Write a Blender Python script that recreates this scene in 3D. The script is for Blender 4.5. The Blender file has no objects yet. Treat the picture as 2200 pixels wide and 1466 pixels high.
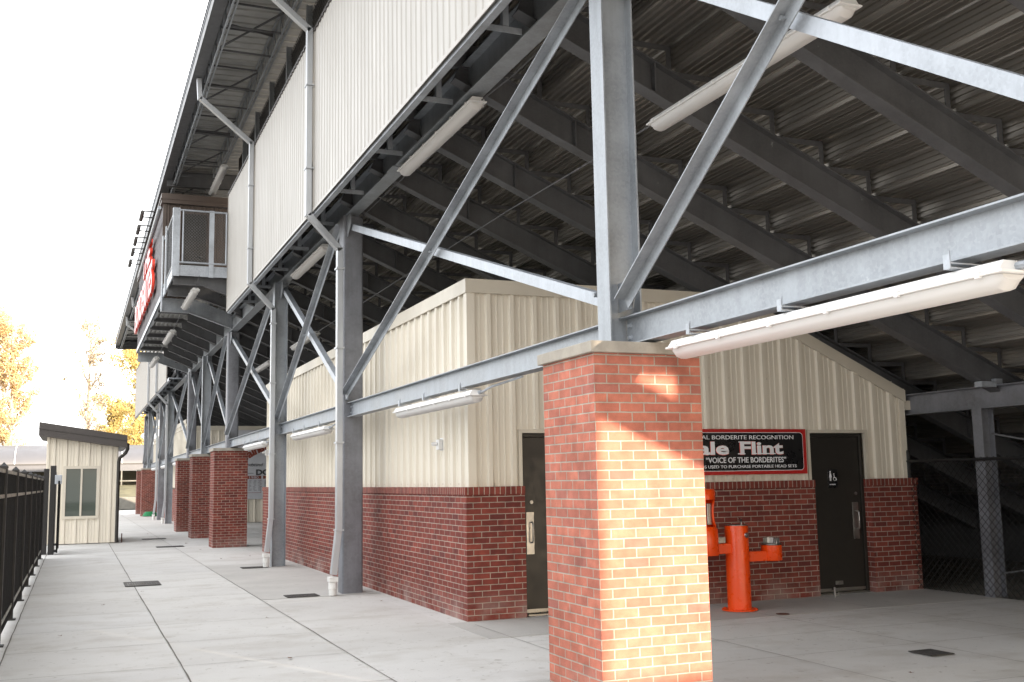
import bpy, math, random
from mathutils import Vector, Matrix
random.seed(7)
R = math.radians
C = bpy.context.scene.collection

# ------------------------------------------------------------------ camera
cam_d = bpy.data.cameras.new('Camera'); cam = bpy.data.objects.new('Camera', cam_d); C.objects.link(cam)
cam_d.sensor_width = 36.0; cam_d.lens = 36.0 * 2258.9 / 2200.0; cam_d.clip_start = 0.05; cam_d.clip_end = 2000
YAW, PIT, ROL = 0.39281, 0.13067109, -0.01809856
fw = Vector((math.sin(YAW)*math.cos(PIT), math.cos(YAW)*math.cos(PIT), math.sin(PIT)))
rt = Vector((math.cos(YAW), -math.sin(YAW), 0)); up = rt.cross(fw)
r2 = rt*math.cos(ROL) + up*math.sin(ROL); u2 = -rt*math.sin(ROL) + up*math.cos(ROL)
cam.matrix_world = Matrix(((r2.x, u2.x, -fw.x, 0), (r2.y, u2.y, -fw.y, 0), (r2.z, u2.z, -fw.z, 1.62), (0, 0, 0, 1)))
bpy.context.scene.camera = cam
# ------------------------------------------------------------------ world, sun, exposure
SA, SB = 0.45, 0.297                       # horizontal drift and rise of the sun ray per metre of -Y
sun_dir = Vector((SA, -1.0, SB)).normalized()
elev = math.asin(sun_dir.z); azim = math.atan2(sun_dir.x, sun_dir.y)
w = bpy.data.worlds.new('World'); bpy.context.scene.world = w; w.use_nodes = True
nt = w.node_tree; nt.nodes.clear()
out = nt.nodes.new('ShaderNodeOutputWorld'); bg = nt.nodes.new('ShaderNodeBackground')
sky = nt.nodes.new('ShaderNodeTexSky'); sky.sky_type = 'NISHITA'; sky.sun_disc = False
sky.sun_elevation = elev; sky.sun_rotation = azim; sky.dust_density = 3.5; sky.air_density = 1.0; sky.ozone_density = 0.6
# thin bright overcast veil over the sky
veil = nt.nodes.new('ShaderNodeMix'); veil.data_type = 'RGBA'; veil.blend_type = 'MIX'
tcw = nt.nodes.new('ShaderNodeTexCoord'); nzw = nt.nodes.new('ShaderNodeTexNoise'); nzw.inputs['Scale'].default_value = 1.6; nzw.inputs['Detail'].default_value = 5
mrw = nt.nodes.new('ShaderNodeMapRange'); mrw.inputs['From Min'].default_value = .3; mrw.inputs['From Max'].default_value = .7
mrw.inputs['To Min'].default_value = .68; mrw.inputs['To Max'].default_value = .92
nt.links.new(tcw.outputs['Generated'], nzw.inputs['Vector']); nt.links.new(nzw.outputs['Fac'], mrw.inputs['Value'])
nt.links.new(mrw.outputs[0], veil.inputs['Factor']); nt.links.new(sky.outputs[0], veil.inputs[6]); veil.inputs[7].default_value = (6.6, 6.55, 6.5, 1)
nt.links.new(veil.outputs[2], bg.inputs['Color']); bg.inputs['Strength'].default_value = 0.13
nt.links.new(bg.outputs[0], out.inputs['Surface'])
sd = bpy.data.lights.new('Sun', 'SUN'); sd.energy = 4.3; sd.angle = R(0.55); sd.color = (1.0, .83, .65)
so = bpy.data.objects.new('Sun', sd); C.objects.link(so); so.rotation_euler = sun_dir.to_track_quat('Z', 'Y').to_euler()
sc = bpy.context.scene
sc.view_settings.view_transform = 'Standard'; sc.view_settings.look = 'None'; sc.view_settings.gamma = 1
sc.view_settings.exposure = 2.0
sc.render.engine = 'CYCLES'
sc.cycles.max_bounces = 8; sc.cycles.diffuse_bounces = 5; sc.cycles.glossy_bounces = 4; sc.cycles.transparent_max_bounces = 12

# ------------------------------------------------------------------ materials
MATS = {}
def base(name):
    m = bpy.data.materials.new(name); m.use_nodes = True; MATS[name] = m
    n = m.node_tree; return m, n, n.nodes['Principled BSDF']
def mixc(n, a, b, fac, mode='MIX'):
    x = n.nodes.new('ShaderNodeMix'); x.data_type = 'RGBA'; x.blend_type = mode
    for s, v in ((6, a), (7, b), (0, fac)):
        if hasattr(v, 'links'): n.links.new(v, x.inputs[s])
        elif s == 0: x.inputs[0].default_value = v
        else: x.inputs[s].default_value = (*v, 1) if len(v) == 3 else v
    return x.outputs[2]
def noise(n, scale, detail=4, vec=None, stretch=None, rough=.6):
    t = n.nodes.new('ShaderNodeTexNoise'); t.inputs['Scale'].default_value = scale; t.inputs['Detail'].default_value = detail; t.inputs['Roughness'].default_value = rough
    if vec is None:
        g = n.nodes.new('ShaderNodeNewGeometry'); vec = g.outputs['Position']
    if stretch:
        mp = n.nodes.new('ShaderNodeMapping'); mp.inputs['Scale'].default_value = stretch; n.links.new(vec, mp.inputs[0]); vec = mp.outputs[0]
    n.links.new(vec, t.inputs['Vector']); return t.outputs['Fac']
def rng(n, v, a, b, c, d):
    m = n.nodes.new('ShaderNodeMapRange'); n.links.new(v, m.inputs['Value'])
    for k, x in zip(('From Min', 'From Max', 'To Min', 'To Max'), (a, b, c, d)): m.inputs[k].default_value = x
    return m.outputs[0]
def bump(n, p, h, dist=.004, s=.6):
    b = n.nodes.new('ShaderNodeBump'); b.inputs['Distance'].default_value = dist; b.inputs['Strength'].default_value = s
    n.links.new(h, b.inputs['Height']); n.links.new(b.outputs[0], p.inputs['Normal'])
def plain(name, col, rough=.5, metal=0., var=.12, vs=3., bmp=0., stretch=None, spec=.5):
    m, n, p = base(name)
    a = tuple(c*(1-var) for c in col); b = tuple(min(1, c*(1+var)) for c in col)
    f = noise(n, vs, 5, stretch=stretch)
    n.links.new(mixc(n, a, b, rng(n, f, .35, .65, 0, 1)), p.inputs['Base Color'])
    p.inputs['Roughness'].default_value = rough; p.inputs['Metallic'].default_value = metal; p.inputs['Specular IOR Level'].default_value = spec
    n.links.new(rng(n, noise(n, vs*2.3, 3, stretch=stretch), .3, .7, max(0, rough-.08), min(1, rough+.1)), p.inputs['Roughness'])
    if bmp: bump(n, p, noise(n, vs*12, 4), bmp)
    return m
def galv(name, col, metal=.55, rough=.48, spangle=55):
    m, n, p = base(name)
    g = n.nodes.new('ShaderNodeNewGeometry')
    v = n.nodes.new('ShaderNodeTexVoronoi'); v.inputs['Scale'].default_value = spangle; n.links.new(g.outputs['Position'], v.inputs['Vector'])
    cr = n.nodes.new('ShaderNodeSeparateColor'); n.links.new(v.outputs['Color'], cr.inputs[0])
    big = rng(n, noise(n, 2.2, 6), .3, .7, 0, 1)
    streak = rng(n, noise(n, 1.0, 5, stretch=(9, 9, .8)), .42, .75, 0, 1)
    c1 = mixc(n, tuple(c*.68 for c in col), tuple(c*1.25 for c in col), big)
    c2 = mixc(n, c1, tuple(c*.62 for c in col), rng(n, streak, 0, 1, 0, .55))
    c3 = mixc(n, c2, tuple(min(1, c*1.3) for c in col), rng(n, cr.outputs[0], .0, 1, 0, .28))
    chalk = rng(n, noise(n, 7, 8, rough=.75), .66, .74, 0, .45)
    n.links.new(mixc(n, c3, (.62, .63, .64), chalk), p.inputs['Base Color'])
    p.inputs['Metallic'].default_value = metal
    n.links.new(rng(n, big, 0, 1, rough-.1, rough+.12), p.inputs['Roughness'])
    bump(n, p, noise(n, 30, 4), .002, .35)
    return m
def brick(name, c1, c2, mortar, bw, rh, off=.5, dark=0.):
    m, n, p = base(name)
    uv = n.nodes.new('ShaderNodeUVMap')
    wob = n.nodes.new('ShaderNodeTexNoise'); wob.inputs['Scale'].default_value = 14; n.links.new(uv.outputs[0], wob.inputs['Vector'])
    wv = n.nodes.new('ShaderNodeVectorMath'); wv.operation = 'SCALE'; wv.inputs['Scale'].default_value = .004
    sb = n.nodes.new('ShaderNodeVectorMath'); sb.operation = 'SUBTRACT'; sb.inputs[1].default_value = (.5, .5, .5)
    n.links.new(wob.outputs['Color'], sb.inputs[0]); n.links.new(sb.outputs[0], wv.inputs[0])
    ad = n.nodes.new('ShaderNodeVectorMath'); n.links.new(uv.outputs[0], ad.inputs[0]); n.links.new(wv.outputs[0], ad.inputs[1])
    b = n.nodes.new('ShaderNodeTexBrick'); n.links.new(ad.outputs[0], b.inputs['Vector'])
    b.inputs['Scale'].default_value = 1; b.inputs['Brick Width'].default_value = bw; b.inputs['Row Height'].default_value = rh
    b.inputs['Mortar Size'].default_value = .0052; b.inputs['Mortar Smooth'].default_value = .25; b.offset = off; b.squash = 1
    b.inputs['Color1'].default_value = (*c1, 1); b.inputs['Color2'].default_value = (*c2, 1); b.inputs['Mortar'].default_value = (*mortar, 1); b.inputs['Bias'].default_value = -.1
    f = rng(n, noise(n, 9, 6), .3, .7, .78, 1.2)
    fine = rng(n, noise(n, 160, 3), .3, .7, .9, 1.1)
    cmb = n.nodes.new('ShaderNodeMath'); cmb.operation = 'MULTIPLY'; n.links.new(f, cmb.inputs[0]); n.links.new(fine, cmb.inputs[1])
    # one random tone per brick, same grid as the brick texture
    def mth(op, a, v=None):
        q = n.nodes.new('ShaderNodeMath'); q.operation = op; n.links.new(a, q.inputs[0])
        if v is not None:
            if hasattr(v, 'links'): n.links.new(v, q.inputs[1])
            else: q.inputs[1].default_value = v
        return q.outputs[0]
    sx = n.nodes.new('ShaderNodeSeparateXYZ'); n.links.new(ad.outputs[0], sx.inputs[0])
    row = mth('FLOOR', mth('DIVIDE', sx.outputs['Y'], rh)); par = mth('FLOORED_MODULO', row, 2.0)
    sh = mth('MULTIPLY', mth('SUBTRACT', mth('MULTIPLY', par, -1.0), -1.0), off)
    col_ = mth('FLOOR', mth('ADD', mth('DIVIDE', sx.outputs['X'], bw), sh))
    cx = n.nodes.new('ShaderNodeCombineXYZ'); n.links.new(col_, cx.inputs[0]); n.links.new(row, cx.inputs[1])
    wn = n.nodes.new('ShaderNodeTexWhiteNoise'); wn.noise_dimensions = '3D'; n.links.new(cx.outputs[0], wn.inputs['Vector'])
    tone = rng(n, wn.outputs['Value'], 0, 1, .90, 1.09); purp = rng(n, wn.outputs['Value'], .0, .16, .42, 0)
    bc = mixc(n, b.outputs['Color'], (c2[0]*.72, c2[1]*.95, c2[2]*1.25), purp)
    bc = mixc(n, bc, mortar, b.outputs['Fac'])
    dirt = rng(n, noise(n, 1.7, 5), .35, .7, .86, 1.06)
    tm = n.nodes.new('ShaderNodeMath'); tm.operation = 'MULTIPLY'; n.links.new(tone, tm.inputs[0]); n.links.new(dirt, tm.inputs[1])
    cm2 = n.nodes.new('ShaderNodeMath'); cm2.operation = 'MULTIPLY'; n.links.new(cmb.outputs[0], cm2.inputs[0]); n.links.new(tm.outputs[0], cm2.inputs[1]); cmb = cm2
    g = n.nodes.new('ShaderNodeVectorMath'); g.operation = 'SCALE'; n.links.new(bc, g.inputs[0]); n.links.new(cmb.outputs[0], g.inputs['Scale'])
    # pale efflorescence patches that stay low on the wall
    ge = n.nodes.new('ShaderNodeNewGeometry'); sp = n.nodes.new('ShaderNodeSeparateXYZ'); n.links.new(ge.outputs['Position'], sp.inputs[0])
    low = rng(n, sp.outputs['Z'], .0, .35, .55, 0); ef = n.nodes.new('ShaderNodeMath'); ef.operation = 'MULTIPLY'
    n.links.new(low, ef.inputs[0]); n.links.new(rng(n, noise(n, 2.5, 5), .4, .7, 0, 1), ef.inputs[1])
    n.links.new(mixc(n, g.outputs[0], (.42, .36, .33), ef.outputs[0]), p.inputs['Base Color'])
    p.inputs['Roughness'].default_value = .82; p.inputs['Specular IOR Level'].default_value = .25
    inv = n.nodes.new('ShaderNodeMath'); inv.operation = 'SUBTRACT'; inv.inputs[0].default_value = 1; n.links.new(b.outputs['Fac'], inv.inputs[1])
    fn = n.nodes.new('ShaderNodeMath'); fn.operation = 'MULTIPLY_ADD'; n.links.new(noise(n, 120, 4), fn.inputs[0]); fn.inputs[1].default_value = .25; n.links.new(inv.outputs[0], fn.inputs[2])
    bump(n, p, fn.outputs[0], .006, .8)
    return m
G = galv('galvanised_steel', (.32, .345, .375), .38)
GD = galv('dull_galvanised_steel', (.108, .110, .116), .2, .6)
GL = galv('bright_galvanised_steel', (.37, .40, .44), .3, .42)
GH = galv('grey_column_steel', (.205, .212, .235), .35, .5, 30)
DECK = plain('mill_aluminium_deck', (.34, .322, .298), .36, .75, .10, .6, stretch=(1, .25, 1))
RDECK = plain('perforated_roof_deck', (.44, .44, .43), .5, .2, .12, 2)
BEIGE = plain('beige_siding', (.68, .63, .535), .45, 0, .02, .7)
BEIGED = plain('beige_trim', (.57, .525, .44), .4, 0, .04, 2)
CREAM = plain('cream_panel', (.385, .37, .345), .4, 0, .025, 1.2, stretch=(2, 2, .3))
BRK = brick('red_brick_shaded', (.215, .050, .036), (.135, .032, .026), (.36, .30, .25), .2032, .0677)  # same brick as the near pillar, darkened to paint in the shade
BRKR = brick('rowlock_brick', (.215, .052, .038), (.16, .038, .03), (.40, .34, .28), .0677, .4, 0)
BRKP = brick('red_brick_sunlit', (.46, .160, .108), (.39, .130, .092), (.38, .33, .275), .1935, .0668)  # lighter copy of that brick, sunlight put into the near pillar's colour
CAPC = plain('precast_cap', (.34, .31, .265), .85, 0, .14, 6, .002)
BROWN = plain('dark_bronze_door', (.018, .0155, .013), .42, 0, .1, 3)
FASC = plain('bronze_fascia', (.05, .043, .041), .45, 0, .06, 3)
BRNW = plain('brown_press_box', (.075, .055, .045), .5, 0, .08, 3)
MAUV = plain('charcoal_box_siding', (.10, .09, .098), .5, 0, .06, 3)
BLACK = plain('black_powder_coat', (.008, .008, .009), .5, 0, .15, 5)
RAILM = plain('black_rail_sheen', (.26, .25, .21), .3, 0, .12, 6)  # rails are gloss black; their grazing reflection is painted as a pale base
SLAT = plain('black_slat', (.006, .006, .006), .75, 0, .25, 8, stretch=(1, 1, .3), spec=.15)
WHITE = plain('white_paint', (.72, .72, .715), .55, 0, .015, 1)
LENS = plain('frosted_lens', (.62, .61, .60), .6, 0, .01, .5, spec=.2)
PVC = plain('white_pvc', (.72, .72, .70), .45, 0, .06, 9)
ALU = plain('pale_aluminium', (.45, .47, .495), .36, .45, .07, 2, stretch=(3, 3, .6))
CHROME = plain('satin_stainless', (.36, .355, .345), .34, 1., .06, 6)
ORNG = plain('orange_powder_coat', (.78, .068, .003), .30, 0, .03, 5)
RED = plain('red_sign_border', (.42, .012, .010), .4, 0, .03, 3)
REDL = plain('red_letter', (.80, .06, .03), .4, 0, .03, 3)
SBLK = plain('black_sign_face', (.006, .006, .007), .3, 0, .05, 3)
SILV = plain('silver_lettering', (.78, .79, .82), .45, 0, .04, 5)
POSTER = plain('grey_white_banner', (.48, .49, .52), .5, 0, .07, 1.5)
MAROON = plain('maroon_print', (.20, .045, .025), .5, 0, .1, 4)
DARKP = plain('dark_print', (.05, .05, .055), .5, 0, .1, 4)
SCREEN = plain('brown_wind_screen', (.045, .038, .032), .8, 0, .45, 5, stretch=(1, 2, 1))
DIRT = plain('gravel_ground', (.16, .15, .13), .95, 0, .3, 6, .01)
IRON = plain('cast_iron', (.055, .052, .05), .6, .2, .35, 30)
RUST = plain('rusty_cover', (.10, .045, .03), .7, .1, .3, 20)
GREEN = plain('green_plastic', (.01, .20, .07), .5, 0, .2, 10)
TUNNEL = plain('greenhouse_film', (.085, .088, .10), .45, 0, .05, .4)
BLOCK = plain('weathered_block', (.15, .145, .13), .9, 0, .18, 1.5, .01)
GRASS = plain('dry_grass_bank', (.11, .10, .055), .95, 0, .3, .9)
BARK = plain('pale_bark', (.36, .30, .24), .9, 0, .2, 4)
LEAFDRY = plain('dry_leaf', (.12, .05, .02), .8, 0, .3, 20)
def leafmat(name, a, b):
    m, n, p = base(name)
    oi = noise(n, 1.3, 3); n.links.new(mixc(n, a, b, rng(n, oi, .3, .7, 0, 1)), p.inputs['Base Color']); p.inputs['Roughness'].default_value = .7
    t = n.nodes.new('ShaderNodeBsdfTranslucent'); t.inputs[0].default_value = (*a, 1); mx = n.nodes.new('ShaderNodeMixShader'); mx.inputs[0].default_value = .45
    o = n.nodes['Material Output']; n.links.new(p.outputs[0], mx.inputs[1]); n.links.new(t.outputs[0], mx.inputs[2]); n.links.new(mx.outputs[0], o.inputs[0]); return m
L_OR = leafmat('orange_leaves', (.62, .49, .30), (.56, .40, .20)); L_YE = leafmat('yellow_leaves', (.56, .45, .18), (.42, .33, .13))
L_PA = leafmat('pale_dry_leaves', (.48, .40, .28), (.34, .28, .18)); L_GR = leafmat('dull_green_leaves', (.12, .13, .06), (.22, .18, .07))
# glass
m, n, p = base('window_glass'); p.inputs['Base Color'].default_value = (.035, .055, .048, 1); p.inputs['Roughness'].default_value = .03; p.inputs['Metallic'].default_value = 0; p.inputs['Specular IOR Level'].default_value = .5; p.inputs['IOR'].default_value = 1.45
GLASS = m
# concrete with per-slab tone, stains and broom texture
m, n, p = base('pavement_concrete'); CONC = m
g = n.nodes.new('ShaderNodeNewGeometry')
def snapped(off, size):
    a = n.nodes.new('ShaderNodeVectorMath'); a.operation = 'SUBTRACT'; a.inputs[1].default_value = (off[0], off[1], 0); n.links.new(g.outputs['Position'], a.inputs[0])
    b = n.nodes.new('ShaderNodeVectorMath'); b.operation = 'DIVIDE'; b.inputs[1].default_value = (size[0], size[1], 1000); n.links.new(a.outputs[0], b.inputs[0])
    c = n.nodes.new('ShaderNodeVectorMath'); c.operation = 'FLOOR'; n.links.new(b.outputs[0], c.inputs[0])
    wn = n.nodes.new('ShaderNodeTexWhiteNoise'); wn.noise_dimensions = '3D'; n.links.new(c.outputs[0], wn.inputs['Vector']); return wn.outputs['Value']
s1 = snapped((.94, 10.12), (1.52, 4.6)); s2 = snapped((.94, 8.6), (4.58, 1.53))
big = noise(n, .45, 6, rough=.62); med = noise(n, 2.6, 6); fine = noise(n, 60, 5, rough=.8); smear = noise(n, 1.3, 6, stretch=(1.0, 1.35, 1))
c = mixc(n, (.50, .495, .49), (.60, .60, .595), rng(n, big, .35, .65, 0, 1))
c = mixc(n, c, (.38, .36, .33), rng(n, s1, 0, 1, 0, .34))
c = mixc(n, c, (.64, .63, .60), rng(n, s2, 0, 1, 0, .30))
c = mixc(n, c, (.34, .31, .27), rng(n, smear, .50, .74, 0, .50))
c = mixc(n, c, (.28, .25, .205), rng(n, med, .60, .78, 0, .45))
spots = noise(n, 11, 3, rough=.4); c = mixc(n, c, (.20, .18, .15), rng(n, spots, .67, .73, 0, .5)); gum = noise(n, 27, 2, rough=.3); c = mixc(n, c, (.16, .15, .14), rng(n, gum, .745, .765, 0, .7))
vc = n.nodes.new('ShaderNodeTexVoronoi'); vc.feature = 'DISTANCE_TO_EDGE'; vc.inputs['Scale'].default_value = .30; vc.inputs['Randomness'].default_value = 1
wv = n.nodes.new('ShaderNodeVectorMath'); wv.operation = 'MULTIPLY_ADD'; wt = n.nodes.new('ShaderNodeTexNoise'); wt.inputs['Scale'].default_value = 2.2; wt.inputs['Detail'].default_value = 6
n.links.new(g.outputs['Position'], wt.inputs['Vector']); n.links.new(wt.outputs['Color'], wv.inputs[0]); wv.inputs[1].default_value = (.8, .8, .8); n.links.new(g.outputs['Position'], wv.inputs[2]); n.links.new(wv.outputs[0], vc.inputs['Vector'])
cr = rng(n, vc.outputs['Distance'], .0, .0016, .55, 0); mk = n.nodes.new('ShaderNodeMath'); mk.operation = 'MULTIPLY'; n.links.new(cr, mk.inputs[0]); n.links.new(rng(n, med, .45, .55, 0, 1), mk.inputs[1])
c = mixc(n, c, (.22, .20, .175), mk.outputs[0])
c = mixc(n, c, (.34, .33, .31), rng(n, fine, .35, .75, 0, .28))
n.links.new(c, p.inputs['Base Color']); p.inputs['Roughness'].default_value = .78; p.inputs['Specular IOR Level'].default_value = .3
bump(n, p, noise(n, 90, 4, stretch=(.3, 1, 1)), .002, .5)
m, n, p = base('old_concrete'); CONCD = m
c = mixc(n, (.40, .39, .375), (.48, .47, .45), rng(n, noise(n, 1.1, 6), .3, .7, 0, 1)); c = mixc(n, c, (.26, .24, .21), rng(n, noise(n, 3.5, 6), .58, .8, 0, .6))
c = mixc(n, c, (.24, .23, .22), rng(n, noise(n, 70, 5), .35, .75, 0, .3)); n.links.new(c, p.inputs['Base Color']); p.inputs['Roughness'].default_value = .85
bump(n, p, noise(n, 90, 4), .002, .5)
JOINT = plain('joint_gap', (.13, .12, .105), .9, 0, .3, 12)

# ------------------------------------------------------------------ mesh builder
class MB:
    def __init__(s, o=(0, 0, 0)): s.v = []; s.f = []; s.o = Vector(o); s.cuts = []
    def cut(s): s.cuts.append((len(s.v), len(s.f)))
    def build_parts(s, name, mat, parent, **k):
        e = [(0, 0)] + [c for c in s.cuts if 0 < c[0] < len(s.v)] + [(len(s.v), len(s.f))]
        for (a, fa), (b, fb) in zip(e, e[1:]):
            if b > a:
                q = MB(s.o); q.v = s.v[a:b]; q.f = [tuple(i-a for i in f) for f in s.f[fa:fb]]; q.build(name, mat, parent, **k)
    def add(s, vs, fs):
        b = len(s.v); s.v += [tuple(Vector(q) - s.o) for q in vs]; s.f += [tuple(b+i for i in f) for f in fs]; return s
    def box(s, x0, y0, z0, x1, y1, z1):
        x0, x1 = min(x0, x1), max(x0, x1); y0, y1 = min(y0, y1), max(y0, y1); z0, z1 = min(z0, z1), max(z0, z1)
        return s.add([(x0, y0, z0), (x1, y0, z0), (x1, y1, z0), (x0, y1, z0), (x0, y0, z1), (x1, y0, z1), (x1, y1, z1), (x0, y1, z1)],
                     [(0, 3, 2, 1), (4, 5, 6, 7), (0, 1, 5, 4), (1, 2, 6, 5), (2, 3, 7, 6), (3, 0, 4, 7)])
    def prism(s, pts, a, b):            # closed polygon of 3D points swept by the vector b-a
        d = Vector(b) - Vector(a); n = len(pts); P = [Vector(q) for q in pts]
        s.add(P + [q + d for q in P], [tuple(range(n-1, -1, -1)), tuple(range(n, 2*n))] + [(i, (i+1) % n, n+(i+1) % n, n+i) for i in range(n)]); return s
    def bar(s, a, b, wd, ht=None, upv=(0, 0, 1)):
        ht = ht or wd; a = Vector(a); b = Vector(b); d = (b-a).normalized(); u = Vector(upv)
        if abs(d.dot(u)) > .98: u = Vector((1, 0, 0))
        r = d.cross(u).normalized()*wd/2; t = r.cross(d).normalized()*ht/2
        return s.prism([a-r-t, a+r-t, a+r+t, a-r+t], a, b)
    def tube(s, pts, r, n=10, cap=True):
        pts = [Vector(q) for q in pts]; rs = r if isinstance(r, (list, tuple)) else [r]*len(pts); vs = []; fs = []
        pu = None
        for i, q in enumerate(pts):
            d = (pts[min(i+1, len(pts)-1)] - pts[max(i-1, 0)]).normalized()
            if pu is None: pu = Vector((0, 0, 1)) if abs(d.z) < .9 else Vector((1, 0, 0))
            u = (pu - d*pu.dot(d)).normalized(); pu = u; w_ = d.cross(u)
            for k in range(n):
                t = 2*math.pi*k/n; vs.append(q + (u*math.cos(t) + w_*math.sin(t))*rs[i])
        for i in range(len(pts)-1):
            for k in range(n): fs.append((i*n+k, i*n+(k+1) % n, (i+1)*n+(k+1) % n, (i+1)*n+k))
        if cap: fs += [tuple(range(n-1, -1, -1)), tuple(range((len(pts)-1)*n, len(pts)*n))]
        return s.add(vs, fs)
    def lathe(s, c, prof, n=24):
        vs = []; fs = []
        for r_, z in prof:
            for k in range(n): t = 2*math.pi*k/n; vs.append((c[0]+r_*math.cos(t), c[1]+r_*math.sin(t), c[2]+z))
        for i in range(len(prof)-1):
            for k in range(n): fs.append((i*n+k, i*n+(k+1) % n, (i+1)*n+(k+1) % n, (i+1)*n+k))
        fs += [tuple(range(n-1, -1, -1)), tuple(range((len(prof)-1)*n, len(prof)*n))]
        return s.add(vs, fs)
    def ibeam(s, a, b, fwid, depth, tw=.010, tf=.014, upv=(0, 0, 1)):   # I section, web in the plane of upv
        a = Vector(a); b = Vector(b); d = (b-a).normalized(); u = Vector(upv); u = (u - d*u.dot(d)).normalized(); r = d.cross(u)
        h = depth/2; w_ = fwid/2; t = tw/2
        P = [(-w_, -h), (w_, -h), (w_, -h+tf), (t, -h+tf), (t, h-tf), (w_, h-tf), (w_, h), (-w_, h), (-w_, h-tf), (-t, h-tf), (-t, -h+tf), (-w_, -h+tf)]
        pts = [a + r*x + u*y for x, y in P]; D = b-a; n = 12
        s.add(pts + [q+D for q in pts], [(i, (i+1) % n, n+(i+1) % n, n+i) for i in range(n)] + [(0, 1, 2, 11), (11, 2, 3, 10), (10, 3, 4, 9), (9, 4, 5, 8), (8, 5, 6, 7)] + [(n+11, n+2, n+1, n+0), (n+10, n+3, n+2, n+11), (n+9, n+4, n+3, n+10), (n+8, n+5, n+4, n+9), (n+7, n+6, n+5, n+8)])
        return s
    def build(s, name, mat, parent=None, smooth=False, uv=False, bevel=0., loc=None):
        me = bpy.data.meshes.new(name); me.from_pydata(s.v, [], s.f); me.validate(); me.update()
        import bmesh
        bm = bmesh.new(); bm.from_mesh(me); bmesh.ops.recalc_face_normals(bm, faces=bm.faces); bm.to_mesh(me); bm.free()
        if uv:
            L = me.uv_layers.new(name='UVMap')
            for f in me.polygons:
                nx, ny, nz = (abs(q) for q in f.normal)
                for li in f.loop_indices:
                    x, y, z = me.vertices[me.loops[li].vertex_index].co
                    L.data[li].uv = (y, z) if nx > ny and nx > nz else ((x, z) if ny > nz else (x, y))
        if smooth:
            for f in me.polygons: f.use_smooth = True
        me.materials.append(mat)
        o = bpy.data.objects.new(name, me); C.objects.link(o)
        if bevel:
            md = o.modifiers.new('Bevel', 'BEVEL'); md.width = bevel; md.segments = 2; md.limit_method = 'ANGLE'; md.angle_limit = R(50)
        if smooth: 
            md = o.modifiers.new('Edge', 'EDGE_SPLIT'); md.split_angle = R(40)
        if parent is not None: o.parent = parent
        else: o.location = s.o
        return o
def tag(o, label=None, cat=None, group=None, kind=None):
    for k, v in (('label', label), ('category', cat), ('group', group), ('kind', kind)):
        if v: o[k] = v
    return o
def thing(name, loc, label, cat, group=None, rz=0):
    o = bpy.data.objects.new(name, None); C.objects.link(o); o.location = loc; o.rotation_euler.z = rz; o.empty_display_size = .2
    return tag(o, label, cat, group)
def kids(o): return [c for c in bpy.data.objects if c.parent == o]
def copy_tree(o, loc=None, label=None, parent=None, _k=None):
    c = o.copy(); C.objects.link(c)
    if parent is not None: c.parent = parent
    if loc is not None: c.location = loc
    if label: c['label'] = label
    for ch in kids(o): copy_tree(ch, parent=c)
    return c
def text(name, s, mat, parent, loc, height, width=None, facing='-Y', ext=.003, bold=0., shear=0., align='LEFT', sp=1.0, rot=0.):
    cu = bpy.data.curves.new(name, 'FONT'); cu.body = s; cu.extrude = ext; cu.offset = bold; cu.shear = shear; cu.space_character = sp; cu.resolution_u = 3
    t = bpy.data.objects.new('tmp', cu); C.objects.link(t); bpy.context.view_layer.update()
    me = bpy.data.meshes.new_from_object(t); bpy.data.objects.remove(t)
    xs = [v.co.x for v in me.vertices]; ys = [v.co.y for v in me.vertices]; x0, x1, y0, y1 = min(xs), max(xs), 0.0, .7
    sy = height/(y1-y0); sx = (width/(x1-x0)) if width else sy
    for v in me.vertices:
        x = (v.co.x-x0)*sx; y = (v.co.y-y0)*sy; z = v.co.z
        if align == 'CENTER': x -= (x1-x0)*sx/2
        x, y = x*math.cos(rot)-y*math.sin(rot), x*math.sin(rot)+y*math.cos(rot)
        if facing == '-Y': v.co = (loc[0]+x, loc[1]-z, loc[2]+y)
        else: v.co = (loc[0]-z, loc[1]-x, loc[2]+y)      # faces -X, reads towards -Y
    me.materials.clear(); me.materials.append(mat); me.update()
    o = bpy.data.objects.new(name, me); C.objects.link(o); o.parent = parent; return o

# ------------------------------------------------------------------ the setting
def struct(name, mb, mat, **k): return tag(mb.build(name, mat, **k), kind='structure')
mb = MB(); mb.add([(-500, -60, -.03), (500, -60, -.03), (500, 700, -.03), (-500, 700, -.03)], [(0, 1, 2, 3)]); struct('ground', mb, DIRT)
mb = MB(); mb.box(-.98, -12, -.2, 11.02, 77, 0); struct('pavement', mb, CONC)
mb = MB(); mb.box(2.46, 15.31, .001, 4.19, 22.22, .004); struct('pavement_patch', mb, CONCD)
mb = MB(); mb.box(3.98, 10.35, .001, 11.0, 11.66, .004); mb.box(2.47, -2, .001, 4.20, 8.04, .004); struct('pavement_strip', mb, CONCD)
mb = MB()
def jline(x0, y0, x1, y1, wd=.005):
    n_ = max(2, int(math.hypot(x1-x0, y1-y0)/.35)); d = Vector((x1-x0, y1-y0, 0)).normalized(); r = Vector((-d.y, d.x, 0)); prev = None
    for i in range(n_+1):
        q = Vector((x0, y0, .0075)).lerp(Vector((x1, y1, .0075)), i/n_) + r*random.uniform(-.004, .004); h = wd*random.uniform(.7, 1.3)
        if prev: mb.add([prev[0], prev[1], q+r*h, q-r*h], [(0, 1, 2, 3)])
        prev = (q-r*h, q+r*h)
for x in (-.59, .94, 2.46): jline(x, -4, x, 76, .0065 if x < 2 else .0045)
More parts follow.
